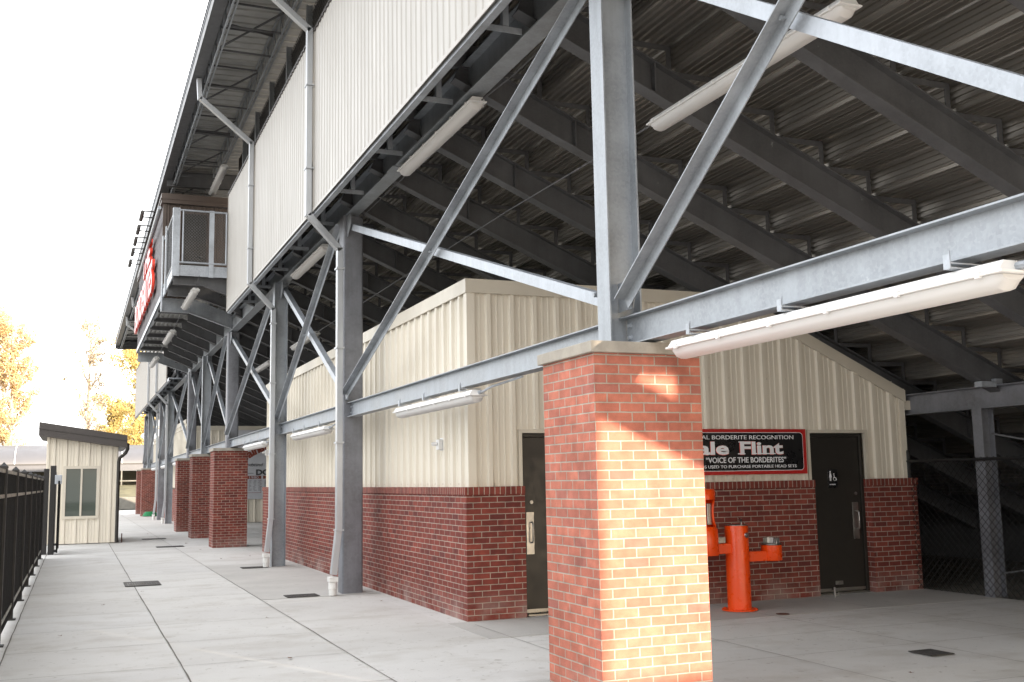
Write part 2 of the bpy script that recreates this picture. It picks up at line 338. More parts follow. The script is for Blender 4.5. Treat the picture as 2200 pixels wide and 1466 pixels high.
for x, y0, y1 in ((4.21, -4, 11.4), (5.93, -4, 11.6), (7.48, -4, 11.6), (9.0, -4, 11.6)): jline(x, y0, x, y1, .0035)
y = -3.6
while y < 75:
    jline(-.59, y, 2.46, y, .0042); y += 1.53
for y in (8.05, 12.7, 15.3, 22.22, 26.8, 31.5, 36.2, 44, 55, 66): jline(2.46, y, 4.2 if 11.6 < y < 27 else 10.9, y, .003)
for y in (9.1, 9.95, 6.4): jline(4.21, y, 11, y, .003)
tag(mb.build('pavement_joint', JOINT), kind='structure')
mb = MB(); mb.box(-1.0, -8, -.2, -.985, 77, .012); struct('pavement_edge', mb, CONCD)

# ------------------------------------------------------------------ ribbed siding
RP = [(0, 0), (.018, .036), (.068, .036), (.086, 0), (.145, 0), (.151, .008), (.168, .008), (.174, 0), (.225, 0), (.231, .008), (.248, .008), (.254, 0)]
SP = [(0, 0), (.018, .011), (.070, .011), (.088, 0)]
def siding(mb, axis, fixed, out_, u0, u1, z0, ztop, prof=RP, pitch=.3048, phase=0.):
    """vertical ribbed sheet; axis 'x' runs along X at Y=fixed, 'y' along Y at X=fixed; out_ = -1/+1 direction ribs stick out"""
    us = [(u0, 0), (u1, 0)]; k = math.floor((u0-phase)/pitch)-1
    while phase+k*pitch < u1:
        for a, h in prof:
            u = phase+k*pitch+a
            if u0+.002 < u < u1-.002: us.append((u, h))
        k += 1
    zt = ztop if callable(ztop) else (lambda q: ztop); zb = z0 if callable(z0) else (lambda q: z0)
    us.sort(); vs = []; 
    for u, h in us:
        f = fixed+out_*h
        for z in (zb(u), zt(u)): vs.append((u, f, z) if axis == 'x' else (f, u, z))
    return mb.add(vs, [(2*i, 2*i+2, 2*i+3, 2*i+1) for i in range(len(us)-1)])

# ------------------------------------------------------------------ restroom building (near)
BX0, BX1, BY0, BY1 = 4.225, 10.98, 11.68, 26.2
SX0, SX1, SY0 = 4.31, 10.87, 11.765
def roofz(x): return 4.03 if x < 8.2 else 4.03-.46*(x-8.2)
b = thing('restroom_building', (SX0, SY0, 0), 'beige ribbed-metal restroom building with brick wainscot and slanted roofline behind the front brick pillar', 'building')
O = (SX0, SY0, 0)
D1 = (4.97, 5.93); D2 = (9.22, 10.16)
mb = MB(O)
for a, c_, z0, zt in ((SX0+.07, D1[0]-.045, 1.50, None), (D1[0]-.045, D1[1]+.045, 2.215, None), (D1[1]+.045, D2[0]-.045, 1.50, None), (D2[0]-.045, D2[1]+.045, 2.215, None), (D2[1]+.045, SX1-.06, 1.50, None)):
    siding(mb, 'x', SY0, -1, a, c_, z0, lambda x: roofz(x)-.15, phase=SX0+.21)
siding(mb, 'y', SX0, -1, SY0+.07, BY1, 1.50, 3.88, phase=SY0+.2)
siding(mb, 'y', SX1, 1, SY0+.05, BY1, 1.50, lambda y: 2.66, phase=SY0+.2)
mb.build('siding', BEIGE, b)
mb = MB(O); k = SY0+.2
while k < 20: mb.tube([(SX0-.001, k+.1, 1.575), (SX0-.009, k+.1, 1.575)], .0095, 6); mb.tube([(SX0-.001, k+.19, 1.575), (SX0-.009, k+.19, 1.575)], .0095, 6); k += .3048
k = SX0+.21
while k < 10.8:
    if not (D1[0]-.2 < k+.1 < D1[1]+.06 or D2[0]-.2 < k+.1 < D2[1]+.06):
        for z in (1.575, 2.9): mb.tube([(k+.1, SY0-.001, z), (k+.1, SY0-.009, z)], .0095, 6)
    k += .3048
o = mb.build('fastener_row', BEIGED, b); o['kind'] = 'stuff'
mb = MB(O)   # inner walls so nothing shows through door reveals
mb.box(SX0+.10, SY0+.14, 0, SX1-.1, SY0+.22, 2.6)
mb.box(SX0+.05, SY0+.1, 0, SX0+.1, BY1-.02, 3.85); mb.box(SX1-.1, SY0+.1, 0, SX1-.05, BY1-.02, 2.5); mb.box(SX0+.05, BY1-.1, 0, SX1-.05, BY1-.02, 2.5)
mb.build('inner_wall', BEIGED, b)
mb = MB(O)   # corner trims and top fascia
mb.box(SX0-.034, SY0-.034, 1.50, SX0+.07, SY0+.0, 3.9); mb.box(SX0-.034, SY0, 1.50, SX0, SY0+.07, 3.9)
mb.cut(); mb.box(SX1-.06, SY0-.034, 1.50, SX1+.034, SY0, 2.72); mb.box(SX1+.0, SY0, 1.50, SX1+.034, SY0+.05, 2.72)
mb.build_parts('corner_trim', BEIGE, b)
mb = MB(O); T = .05
xs = [SX0-T, 8.2, SX1+T]
for y0, y1 in ((SY0-T, SY0-T+.02),):
    for i in range(2):
        a, c_ = xs[i], xs[i+1]
        mb.add([(a, y0, roofz(a)-.17), (c_, y0, roofz(c_)-.17), (c_, y0, roofz(c_)), (a, y0, roofz(a)), (a, y1, roofz(a)-.17), (c_, y1, roofz(c_)-.17), (c_, y1, roofz(c_)), (a, y1, roofz(a))],
               [(0, 1, 2, 3), (5, 4, 7, 6), (0, 4, 5, 1), (1, 5, 6, 2), (2, 6, 7, 3), (3, 7, 4, 0)])
mb.box(SX0-T, SY0-T+.021, 4.03-.17, SX0-T+.02, BY1, 4.03)
mb.box(SX1+T-.02, SY0-T+.021, roofz(SX1)-.17, SX1+T, BY1, roofz(SX1))
mb.box(SX1+T+.001, SY0-.02, roofz(SX1)-.3, SX1+T+.13, SY0+.1, roofz(SX1)-.17)
mb.build('fascia_trim', BEIGED, b)
mb = MB(O)
mb.add([(SX0-T, SY0-T+.02, 4.025), (8.2, SY0-T+.02, 4.025), (8.2, BY1, 4.025), (SX0-T, BY1, 4.025), (SX1+T, SY0-T+.02, roofz(SX1+T)-.005), (SX1+T, BY1, roofz(SX1+T)-.005)], [(0, 1, 2, 3), (1, 4, 5, 2)])
mb.build('roof', BEIGED, b)
mb = MB(O)
WT = 1.445
mb.box(BX0, BY0, 0, D1[0], SY0+.11, WT); mb.box(D1[1], BY0, 0, D2[0], SY0+.13, WT); mb.box(D2[1], BY0, 0, BX1, SY0+.11, WT)
mb.box(BX0, SY0+.115, 0, SX0+.04, BY1, WT); mb.box(SX1-.04, SY0+.115, 0, BX1, BY1, WT)
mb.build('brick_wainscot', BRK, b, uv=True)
mb = MB(O); e = .016
mb.box(BX0-e, BY0-e, WT+.001, D1[0], SY0+.09, 1.537); mb.box(D1[1], BY0-e, WT+.001, D2[0], SY0+.09, 1.537); mb.box(D2[1], BY0-e, WT+.001, BX1+e, SY0+.09, 1.537)
mb.box(BX0-e, SY0+.095, WT+.001, SX0+.03, BY1+e, 1.537)
mb.build('rowlock_ledge', BRKR, b, uv=True, bevel=.004)
def door(bld, x0, x1, y, hinge):
    mb = MB(O); mb.box(x0+.05, y, .03, x1-.05, y+.045, 2.12); d = mb.build('door', BROWN, bld, bevel=.003)
    mb = MB(O)
    mb.box(x0, y-.03, 0, x0+.047, y+.06, 2.17); mb.box(x1-.047, y-.03, 0, x1, y+.06, 2.17); mb.box(x0+.048, y-.03, 2.123, x1-.048, y+.06, 2.17); mb.build('door_frame', BROWN, bld, bevel=.003)
    mb = MB(O)
    mb.box(x0-.045, SY0-.036, 1.50, x0-.002, SY0+.02, 2.215); mb.box(x1+.002, SY0-.036, 1.50, x1+.045, SY0+.02, 2.215); mb.box(x0-.001, SY0-.036, 2.172, x1+.001, SY0+.02, 2.215)
    mb.build('jamb_trim', BEIGED, bld)
    mb = MB(O); mb.box(x0+.05, y-.09, .004, x1-.05, y+.03, .022); mb.box(x0+.05, y-.004, .035, x1-.05, y-.001, .075); mb.build('threshold', CHROME, bld)
    hx = x0+.13 if hinge == 'R' else x1-.15
    mb = MB(O); mb.box(hx-.05, y-.004, .72, hx+.05, y-.0005, 1.22); mb.build('pull_plate', CHROME, d, bevel=.001)
    hh = hx+.01
    mb = MB(O); mb.tube([(hh, y-.004, .86), (hh, y-.05, .86), (hh, y-.062, .88), (hh, y-.062, 1.08), (hh, y-.05, 1.10), (hh, y-.004, 1.10)], .0095, 10); mb.build('handle', CHROME, d, smooth=True)
    mb = MB(O); mb.tube([(hx+.02, y-.012, 1.34), (hx+.02, y, 1.34)], .022, 14); mb.build('lock', CHROME, d, smooth=True)
    return d
YD = SY0+.075
d1 = door(b, D1[0]-.0, D1[1], YD, 'R')
d2 = door(b, D2[0], D2[1], YD, 'L')
mb = MB(O); mb.tube([(D2[0]+.055, YD-.012, 1.74), (D2[0]+.055, YD-.012, 1.92)], .009, 8); mb.build('hinge', CHROME, d2)
mb = MB(O); mb.box(9.60, YD-.02, .12, 9.72, YD-.001, .17); mb.box(9.62, YD-.045, .135, 9.65, YD-.021, .155); mb.build('kick_latch', CHROME, d2, bevel=.003)
# women's sign on the door
sg = thing('door_sign', (9.64, YD-.004, 1.42), "small black restroom sign with woman and wheelchair symbols on the right-hand door", 'sign')
OS = (9.64, YD-.004, 1.42)
mb = MB(OS); mb.box(9.565, YD-.008, 1.42, 9.735, YD-.001, 1.68); mb.build('plate', SBLK, sg, bevel=.004)
mb = MB(OS); y = YD-.0125; fx = 9.608
mb.lathe((0, 0, 0), [(.001, 0), (.0011, .001)], 3)
def disc(mb, cx, cz, r_, yy, n_=16, r0=0., a0=0., a1=6.2832):
    vs = []; fs = []
    for k in range(n_+1):
        t = a0+(a1-a0)*k/n_; vs += [(cx+r0*math.cos(t), yy, cz+r0*math.sin(t)), (cx+r_*math.cos(t), yy, cz+r_*math.sin(t))]
    mb.add(vs, [(2*k, 2*k+1, 2*k+3, 2*k+2) for k in range(n_)])
mb = MB(OS); disc(mb, fx, 1.641, .0125, y); mb.add([(fx-.012, y, 1.625), (fx+.012, y, 1.625), (fx+.024, y, 1.565), (fx-.024, y, 1.565)], [(0, 1, 2, 3)])
mb.box(fx-.012, y, 1.518, fx-.002, y+.001, 1.566); mb.box(fx+.002, y, 1.518, fx+.012, y+.001, 1.566)
wx = 9.68; disc(mb, wx-.012, 1.612, .009, y); disc(mb, wx, 1.545, .027, y, 18, .020, 2.0, 6.6)
mb.bar((wx-.012, y, 1.60), (wx-.006, y, 1.562), .009, .002, (0, 1, 0)); mb.bar((wx-.008, y, 1.562), (wx+.018, y, 1.562), .008, .002, (0, 1, 0)); mb.bar((wx+.016, y, 1.562), (wx+.032, y, 1.525), .008, .002, (0, 1, 0))
mb.build('pictogram', SILV, sg)
text('lettering', 'WOMEN', SILV, sg, (-.055, -.0085, .04), .018, .10)
# door stop and floor covers
mb = MB((9.30, 11.49, 0)); mb.tube([(9.30, 11.49, 0), (9.30, 11.49, .13)], .014, 10); mb.tube([(9.30, 11.49, .03), (9.35, 11.47, .03), (9.345, 11.47, .07)], .006, 6)
tag(mb.build('door_stop', CHROME, smooth=True), 'short steel door stop standing on the concrete at the right-hand door', 'door stop')
mb = MB((7.66, 10.41, 0)); mb.lathe((7.66, 10.41, .009), [(.078, 0), (.078, .004), (.06, .006)], 24)
tag(mb.build('cleanout_cover', RUST), 'round rusty cleanout cover on the concrete before the orange fountain', 'cover')
mb = MB((7.42, 10.79, 0)); mb.lathe((7.42, 10.79, .009), [(.035, 0), (.035, .003)], 16)
tag(mb.build('floor_plug', RUST), 'tiny dark floor plug at the foot of the orange fountain', 'cover')

# recognition sign
SL, SR = 6.52, 9.13; OG = (SL, SY0-.06, 1.62)
s = thing('recognition_sign', OG, 'red-bordered black recognition sign with silver lettering on the siding beside the right-hand door', 'sign')
yb = SY0-.065
mb = MB(OG); mb.box(SL, yb, 1.625, SR, yb+.03, 2.222); mb.build('border_board', RED, s, bevel=.003)
def rrect(mb, x0, x1, z0, z1, r_, y):
    pts = []
    for cx, cz, a in ((x1-r_, z1-r_, 0), (x0+r_, z1-r_, 90), (x0+r_, z0+r_, 180), (x1-r_, z0+r_, 270)):
        for k in range(7): t = R(a+15*k); pts.append((cx+r_*math.cos(t), y, cz+r_*math.sin(t)))
    return mb.add(pts, [tuple(range(len(pts)))])
mb = MB(OG); rrect(mb, SL+.055, SR-.055, 1.672, 2.178, .05, yb-.002); mb.build('pinstripe', SILV, s)
mb = MB(OG); rrect(mb, SL+.062, SR-.062, 1.679, 2.171, .045, yb-.004); mb.build('black_face', SBLK, s)
def sl(x): return x-SL
text('lettering', 'AL BORDERITE RECOGNITION', SILV, s, (sl(7.475), -.010, 2.087-1.62), .052, 1.445, bold=.004)
text('lettering', 'ale', REDL, s, (sl(7.405), -.0095, 1.891-1.62), .164, .485, bold=.038, ext=.001)
text('lettering', 'ale', SILV, s, (sl(7.412), -.0125, 1.894-1.62), .160, .475, bold=.032, ext=.001)
text('lettering', 'Flint', REDL, s, (sl(8.055), -.0095, 1.891-1.62), .164, .695, bold=.038, ext=.001)
text('lettering', 'Flint', SILV, s, (sl(8.062), -.0125, 1.894-1.62), .160, .685, bold=.032, ext=.001)
mb = MB(OG)     # slab serifs of the heavy name lettering
for x, z, w_ in ((8.07, 1.890, .13), (8.07, 1.895+.150, .10), (8.27, 1.890, .10), (8.385, 1.890, .10), (8.49, 1.89, .09), (8.575, 1.89, .08), (7.60, 1.89, .10)):
    mb.box(x-w_/2+.02, yb-.0145, z, x+w_/2-.0, yb-.006, z+.014)
mb.build('letter_serif', SILV, s)
text('lettering', '\u201cVOICE OF THE BORDERITES\u201d', SILV, s, (sl(7.53), -.010, 1.782-1.62), .070, 1.255, bold=.012)
text('lettering', 'DS USED TO PURCHASE PORTABLE HEAD SETS', SILV, s, (sl(7.455), -.010, 1.712-1.62), .038, 1.495, bold=.004)

# orange drinking fountain (bottle filler on the left arm)
FXc, FYc = 7.46, 10.98; OF = (FXc, FYc, 0)
f = thing('drinking_fountain', OF, 'bright orange pedestal drinking fountain with bottle filler arm standing before the dark brick wall', 'fountain')
mb = MB(OF); mb.lathe((FXc, FYc, 0), [(.142, .02), (.142, 1.00), (.139, 1.012)], 40); mb.build('pedestal', ORNG, f, smooth=True)
mb = MB(OF); mb.lathe((FXc, FYc, .009), [(.215, 0), (.215, .014), (.205, .018)], 40)
for k in range(6): t = k*1.047+.3; mb.lathe((FXc+.18*math.cos(t), FYc+.18*math.sin(t), .02), [(.012, 0), (.012, .018)], 6)
mb.build('base_flange', ORNG, f, smooth=True)
def bowl(cx, cy, z, r_, par):
    mb = MB(OF); mb.lathe((cx, cy, z), [(r_, .0), (r_+.002, .014), (r_-.012, .016), (r_*.6, -.0), (.02, -.012)], 32); mb.build('basin', CHROME, par, smooth=True)
    mb = MB(OF); mb.tube([(cx+.06, cy-.02, z+.008), (cx+.06, cy-.02, z+.055), (cx+.055, cy-.03, z+.075), (cx+.03, cy-.035, z+.07)], [.014, .010, .010, .008], 8); mb.build('bubbler', CHROME, par, smooth=True)
bowl(FXc, FYc, 1.008, .138, f)
mb = MB(OF); mb.tube([(FXc+.045, FYc-.128, .90), (FXc+.052, FYc-.150, .90)], [.034, .030], 20); mb.tube([(FXc+.052, FYc-.150, .90), (FXc+.056, FYc-.162, .90)], .018, 16); mb.build('push_button', CHROME, f, smooth=True)
mb = MB(OF); mb.box(FXc+.12, FYc-.055, .575, FXc+.46, FYc+.055, .695); mb.build('right_arm', ORNG, f, bevel=.006)
mb = MB(OF); mb.lathe((FXc+.50, FYc, .575), [(.120, 0), (.126, .01), (.126, .185)], 36); mb.build('side_bowl', ORNG, f, smooth=True)
bowl(FXc+.50, FYc, .765, .122, f)
mb = MB(OF)
for i in range(7):
    t0, t1 = R(-20+20*i), R(-20+20*(i+1)); c0 = (FXc+.50+.105*math.cos(t0), FYc+.105*math.sin(t0)); c1 = (FXc+.50+.105*math.cos(t1), FYc+.105*math.sin(t1))
    mb.add([(*c0, .77), (*c1, .77), (*c1, .845), (*c0, .845)], [(0, 1, 2, 3)])
mb.build('splash_guard', CHROME, f)
mb = MB(OF); mb.box(FXc-.44, FYc-.06, .685, FXc-.12, FYc+.06, .805); mb.build('left_arm', ORNG, f, bevel=.006)
mb = MB(OF); mb.box(FXc-.33, FYc-.02, .806, FXc-.17, FYc+.10, .885); mb.build('drain_tray', CHROME, f, bevel=.006)
# bottle filler: tall rounded housing with a recessed bay
bx = FXc-.462
mb = MB(OF); mb.lathe((bx, FYc, .675), [(.165, 0), (.170, .01), (.168, .30), (.150, .335)], 36); mb.build('filler_base', ORNG, f, smooth=True)
mb = MB(OF); mb.lathe((bx, FYc, 1.335), [(.150, 0), (.152, .11), (.140, .125)], 36); mb.build('filler_head', ORNG, f, smooth=True)
mb = MB(OF); n_ = 14; vs = []
for i in range(n_+1):
    t = R(-25+230*i/n_-0)
    for z, rr in ((1.0, .155), (1.08, .135), (1.17, .128), (1.26, .135), (1.345, .150)): vs.append((bx+rr*math.cos(t), FYc+rr*math.sin(t), z))
mb.add(vs, [(5*i+j, 5*i+5+j, 5*i+6+j, 5*i+1+j) for i in range(n_) for j in range(4)]); o = mb.build('filler_back', ORNG, f, smooth=True)
md = o.modifiers.new('Thick', 'SOLIDIFY'); md.thickness = .02
mb = MB(OF); mb.box(bx+.045, FYc-.02, 1.03, bx+.115, FYc+.02, 1.29); mb.build('bay_liner', CHROME, f, bevel=.008)

# small white sensor boxes on the siding
def sensor(loc, label):
    t = thing('wall_sensor', loc, label, 'sensor', 'white sensor boxes on the beige siding')
    mb = MB(); mb.box(-.09, -.055, -.065, -.034, .055, .065); mb.build('housing', WHITE, t, bevel=.008)
    mb = MB(); mb.tube([(-.09, .0, .01), (-.13, .02, .01), (-.155, .03, .0)], [.022, .026, .022], 10); mb.build('sensor_head', WHITE, t, smooth=True)
    mb = MB(); mb.box(-.034, -.065, -.075, -.016, .065, .085); mb.build('back_plate', WHITE, t, bevel=.003)
    return t
s0 = sensor((4.31, 12.72, 2.07), 'white sensor box on the siding nearest the building corner')
copy_tree(s0, (4.31, 25.9, 2.36), 'white sensor box at the far end of the siding, by the large banner')

# ------------------------------------------------------------------ brick pillars
PH = 2.485
def pillar(x0, y0, wd, label, mat=BRKP):
    t = thing('brick_pillar', (x0, y0, 0), label, 'pillar', 'brick pillars carrying the steel columns')
    mb = MB(); mb.box(0, 0, 0, wd, wd, PH); mb.build('brick_shaft', mat, t, uv=True)
    mb = MB(); mb.box(-.035, -.035, PH+.001, wd+.035, wd+.035, PH+.082); mb.build('cap', CAPC, t, bevel=.006)
    return t
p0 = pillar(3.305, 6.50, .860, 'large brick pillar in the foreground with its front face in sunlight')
for y, lab in ((28.39, 'brick pillar just beyond the near building, first of the shaded row'), (33.9, 'second shaded brick pillar of the row beyond the near building'), (39.1, 'third shaded brick pillar of the row, beside two downspouts'),
               (60.55, 'distant brick pillar just past the far downspouts'), (65.5, 'farthest and smallest brick pillar under the grandstand'), (1.75, 'brick pillar beside the camera')):
    if y < 5: continue
    q_ = copy_tree(p0, (3.32, y, 0), lab)
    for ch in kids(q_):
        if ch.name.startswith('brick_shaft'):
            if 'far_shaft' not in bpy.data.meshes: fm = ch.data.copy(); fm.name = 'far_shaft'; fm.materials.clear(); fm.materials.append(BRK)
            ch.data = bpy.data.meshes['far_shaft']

# ------------------------------------------------------------------ grandstand
GS = thing('grandstand', (3.75, 0, 0), 'long galvanised steel grandstand on columns with cream ribbed back panels and roof', 'grandstand')
OGS = (3.75, 0, 0)
CX = 3.74
COLS = [(2.3, 'P'), (6.9, 'P'), (15.63, 'S'), (21.3, 'S'), (28.87, 'P'), (34.35, 'P'), (39.55, 'P'), (47.9, 'S'), (53.6, 'S'), (61.0, 'P'), (65.9, 'P')]
WCOL = {6.9, 21.3, 34.35, 47.9, 61.0, 2.3}
def rrect_prism(mb, cx, cy, h, r_, z0, z1):
    pts = []
    for sx, sy, a in ((1, 1, 0), (-1, 1, 90), (-1, -1, 180), (1, -1, 270)):
        for k in range(5): t = R(a+22.5*k); pts.append((cx+sx*(h-r_)+r_*math.cos(t), cy+sy*(h-r_)+r_*math.sin(t), z0))
    mb.prism(pts, (0, 0, z0), (0, 0, z1))
for yc, kind in COLS:
    z0 = PH+.083 if kind == 'P' else 0
    mb = MB(OGS)
    if yc in WCOL:
        x0 = CX-.0
        mb.ibeam((x0, yc, z0), (x0, yc, 5.67), .20, .27, .010, .014, (1, 0, 0))
        for dy in (-1, 1): mb.box(x0-.07, yc+dy*.012, z0, x0+.07, yc+dy*.016, z0+.02)
        mb.build('column', G, GS, bevel=.003)
    else:
        rrect_prism(mb, CX+.075, yc, .155, .035, z0, 5.67); mb.build('column', GH, GS, smooth=True)
# lower beams between columns, with bolts
BZ0, BZ1 = 2.585, 2.80; BXc = 3.79
for i in range(len(COLS)-1):
    ya, yb_ = COLS[i][0], COLS[i+1][0]
    ea = .02 if ya in WCOL else .16; eb = .02 if yb_ in WCOL else .16
    if yb_ < 7: ya_ = -1.6
    a, c_ = ya+ea, yb_-eb
    if i == 0: a = -1.4
    mb = MB(OGS); mb.ibeam((BXc, a, (BZ0+BZ1)/2), (BXc, c_, (BZ0+BZ1)/2), .135, BZ1-BZ0, .008, .010)
    mb.build('lower_beam', G, GS)
    mb = MB(OGS)
    for yy in (a+.06, c_-.06):
        for zz in (2.645, 2.735): mb.tube([(BXc-.004, yy, zz), (BXc-.012, yy, zz)], .024, 16); mb.tube([(BXc-.012, yy, zz), (BXc-.030, yy, zz)], .016, 6)
    mb.build('beam_bolt', GL, GS)
# upper girder
mb = MB(OGS); mb.ibeam((3.79, -1.5, 5.86), (3.79, 66.2, 5.86), .20, .37, .010, .014); mb.build('upper_girder', G, GS)
# splice marks under girder
mb = MB(OGS)
for y in (7.4, 12.9, 15.63, 21.3, 28.87): mb.box(3.66, y-.14, 5.662, 3.92, y+.14, 5.674); mb.cut()
mb.build_parts('splice_plate', G, GS)
# cross bracing: angle sections
def angle(mb, a, b_, leg, dirx, t=.009):
    a = Vector(a); b_ = Vector(b_); d = (b_-a).normalized(); nrm = Vector((1, 0, 0)); u = nrm.cross(d).normalized()
    if u.z < 0: u = -u
    P = [(0, -leg/2), (0, leg/2), (leg*.95*dirx, leg/2), (leg*.95*dirx, leg/2-t), (t*dirx, leg/2-t), (t*dirx, -leg/2)]
    mb.prism([a+nrm*x+u*y for x, y in P], a, b_)
for i in range(len(COLS)-1):
    ya, yb_ = COLS[i][0], COLS[i+1][0]
    if i == 0: ya = 2.52
    A0, B0 = ya+.22, yb_-.22
    mb = MB(OGS); angle(mb, (CX-.045, A0-.10, 5.56), (CX-.045, B0+.02, 2.88), .098, -1)
    bolt = (CX-.05, (A0+B0)/2, 4.22)
    mb.tube([bolt, (bolt[0]-.035, bolt[1], bolt[2])], .017, 6)
    mb.build('cross_brace', G, GS)
    mb = MB(OGS); angle(mb, (CX+.012, A0-.03, 2.95), (CX+.012, B0+.05, 5.50), .098, 1); mb.build('cross_brace', GL, GS)
    mb = MB(OGS)
    for yy, s_ in ((ya+.02, 1), (yb_-.02, -1)):
        mb.prism([(CX-.022, yy, 5.34), (CX-.022, yy+s_*.15, 5.34), (CX-.022, yy+s_*.36, 5.5), (CX-.022, yy+s_*.34, 5.66), (CX-.022, yy, 5.66)], (0, 0, 0), (.010, 0, 0)); mb.cut()
        mb.prism([(CX-.022, yy, 2.84), (CX-.022, yy+s_*.22, 2.84), (CX-.022, yy+s_*.25, 2.97), (CX-.022, yy+s_*.12, 3.06), (CX-.022, yy, 3.06)], (0, 0, 0), (.010, 0, 0))
        for dy, dz in ((.13, .0), (.24, .06)):
            for zb, sg_ in ((2.96, 1),): mb.tube([(CX-.012, yy+s_*dy, zb+dz), (CX-.085, yy+s_*dy, zb+dz)], .017, 6)
        mb.cut()
    mb.build_parts('gusset_plate', G, GS)
# rakers with stepped brackets
SLP = .436; RX0, RX1 = 3.66, 15.9
def rb(x): return 5.79-SLP*(x-3.78)
V0, PX, PZ = 5.225, .592, .2575
rys = [-1.45, .1, 1.65, 3.3, 5.02, 6.76, 8.47, 10.22, 11.97, 13.68, 15.42, 17.35, 19.3, 21.25, 23.15, 25.05, 27.0, 28.9, 30.75, 32.55, 34.4, 36.15, 37.9, 39.6] + [41.6+1.95*k for k in range(13)]
mbR = MB((0, 0, 0)); D = .34*math.cos(math.atan(SLP))
mbR.ibeam((RX0, 0, rb(RX0)+.17), (RX1, 0, rb(RX1)+.17), .165, D, .010, .015)
for k in (4.72+.3, 8.4, 12.3): mbR.box(k-.008, -.075, rb(k)+.03, k+.008, .075, rb(k)+.32)
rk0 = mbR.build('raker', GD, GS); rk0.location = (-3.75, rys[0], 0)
mbB = MB()
k = -2
while V0+k*PX < RX1-.1:
    xv = V0+k*PX; zt = 5.781-PZ*k; xl = xv-PX if k > -2 else 4.05
    mbB.box(xl+.02, -.03, zt-.055, xv, -.024, zt); mbB.box(xl+.02, -.024, zt-.006, xv, .03, zt)
    zb = rb(xv)+.345
    if zt-zb > .03: mbB.box(xv-.055, -.03, zb, xv, -.025, zt-.056); mbB.box(xv-.006, -.025, zb, xv, .03, zt-.007)
    k += 1
mbB.box(3.2, -.04, 6.02, 4.07, .04, 6.28); 
br = mbB.build('step_bracket', GD, rk0)
for y in rys[1:]:
    c_ = rk0.copy(); C.objects.link(c_); c_.parent = GS; c_.location = (-3.75, y, 0)
    d_ = br.copy(); C.objects.link(d_); d_.parent = c_
# seating deck (ribbed planks running along Y)
prof = [(3.22, 6.30)]
k = -2; xl = 3.22
while V0+k*PX < RX1-.1:
    xv = V0+k*PX; zt = 5.781-PZ*k+.004
    n_ = max(3, int((xv-xl)/.0725)); st = (xv-xl)/n_
    for j in range(n_):
        x = xl+j*st; deep = j % 4 == 3
        if deep: prof += [(x, zt+.035), (x+st*.1, zt+.075), (x+st*.9, zt+.075), (x+st, zt+.035)]
        else: prof += [(x, zt+.035), (x+st*.40, zt+.035), (x+st*.46, zt), (x+st*.74, zt), (x+st*.80, zt+.035)]
    z1 = zt-PZ
    for j in range(4):
        z = zt-.002-(PZ-.03)*j/4; prof += [(xv+.012, z), (xv+.012, z-.03), (xv+.034, z-.034), (xv+.034, z-.05)]
    xl = xv+.02; k += 1
mb = MB(OGS); vs = []
for x, z in prof: vs += [(x, -1.6, z), (x, 66.3, z)]
mb.add(vs, [(2*i, 2*i+1, 2*i+3, 2*i+2) for i in range(len(prof)-1)]); mb.build('seating_deck', DECK, GS)
# solid top skin just above, keeps daylight out of the rib laps
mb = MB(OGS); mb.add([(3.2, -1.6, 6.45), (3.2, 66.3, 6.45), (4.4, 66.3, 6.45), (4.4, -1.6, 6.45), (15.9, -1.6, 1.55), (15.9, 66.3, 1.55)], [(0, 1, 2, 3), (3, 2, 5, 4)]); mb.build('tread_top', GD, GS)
mb = MB(OGS)
mb.box(15.9, -1.6, -.05, 15.95, 66.3, 2.4); mb.build('front_skirt', GD, GS)
# rear row: beam and posts at the back of the concourse
mb = MB(OGS); mb.ibeam((11.03, -1.5, 2.575), (11.03, 66, 2.575), .17, .29); mb.build('rear_beam', GH, GS)
for y in (1.9, 10.46, 19.2, 28.9, 39.5, 50, 61):
    mb = MB(OGS); mb.ibeam((11.03, y, 0), (11.03, y, 2.43), .16, .21, .009, .012, (1, 0, 0)); mb.build('rear_post', GH, GS)
mb = MB(OGS)
for y in rys: mb.box(10.97, y-.07, 2.722, 11.09, y+.07, 2.80); mb.cut(); mb.box(10.70, y-.1, rb(10.8)-.04, 10.95, y+.02, rb(10.8)+.03); mb.cut()
mb.build_parts('bearing_block', GL, GS)
mb = MB(OGS); mb.tube([(11.1, 10.4, 2.1), (12.4, 6.5, 1.2)], .014, 6); mb.cut(); mb.tube([(11.1, 10.4, .3), (12.4, 6.5, 1.1)], .012, 6); mb.build_parts('tie_rod', GD, GS)
# framing at the panel foot
mb = MB(OGS)
for y0, y1 in ((-1.5, 25.1), (42.0, 66.3)):
    mb.box(3.175, y0, 5.60, 3.25, y1, 5.607); mb.box(3.175, y0, 5.607, 3.182, y1, 5.72); mb.cut()
mb.build_parts('panel_base_angle', GL, GS)
mb = MB(OGS)
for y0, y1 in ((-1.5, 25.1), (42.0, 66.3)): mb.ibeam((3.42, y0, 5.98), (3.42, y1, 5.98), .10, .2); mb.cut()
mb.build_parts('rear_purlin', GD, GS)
out_mb = MB()
out_mb.box(3.22, -.03, 5.70, 3.69, -.024, 5.76); out_mb.box(3.22, -.024, 5.754, 3.69, .03, 5.76); out_mb.box(3.50, -.03, 5.765, 3.56, .03, 6.1)
og0 = out_mb.build('outrigger', GL, GS); og0.location = (-3.75, .8, 0)
yy = [.8+1.94*k for k in range(1, 13)] + [42.5+1.94*k for k in range(12)]
for y in yy: c_ = og0.copy(); C.objects.link(c_); c_.parent = GS; c_.location = (-3.75, y, 0)
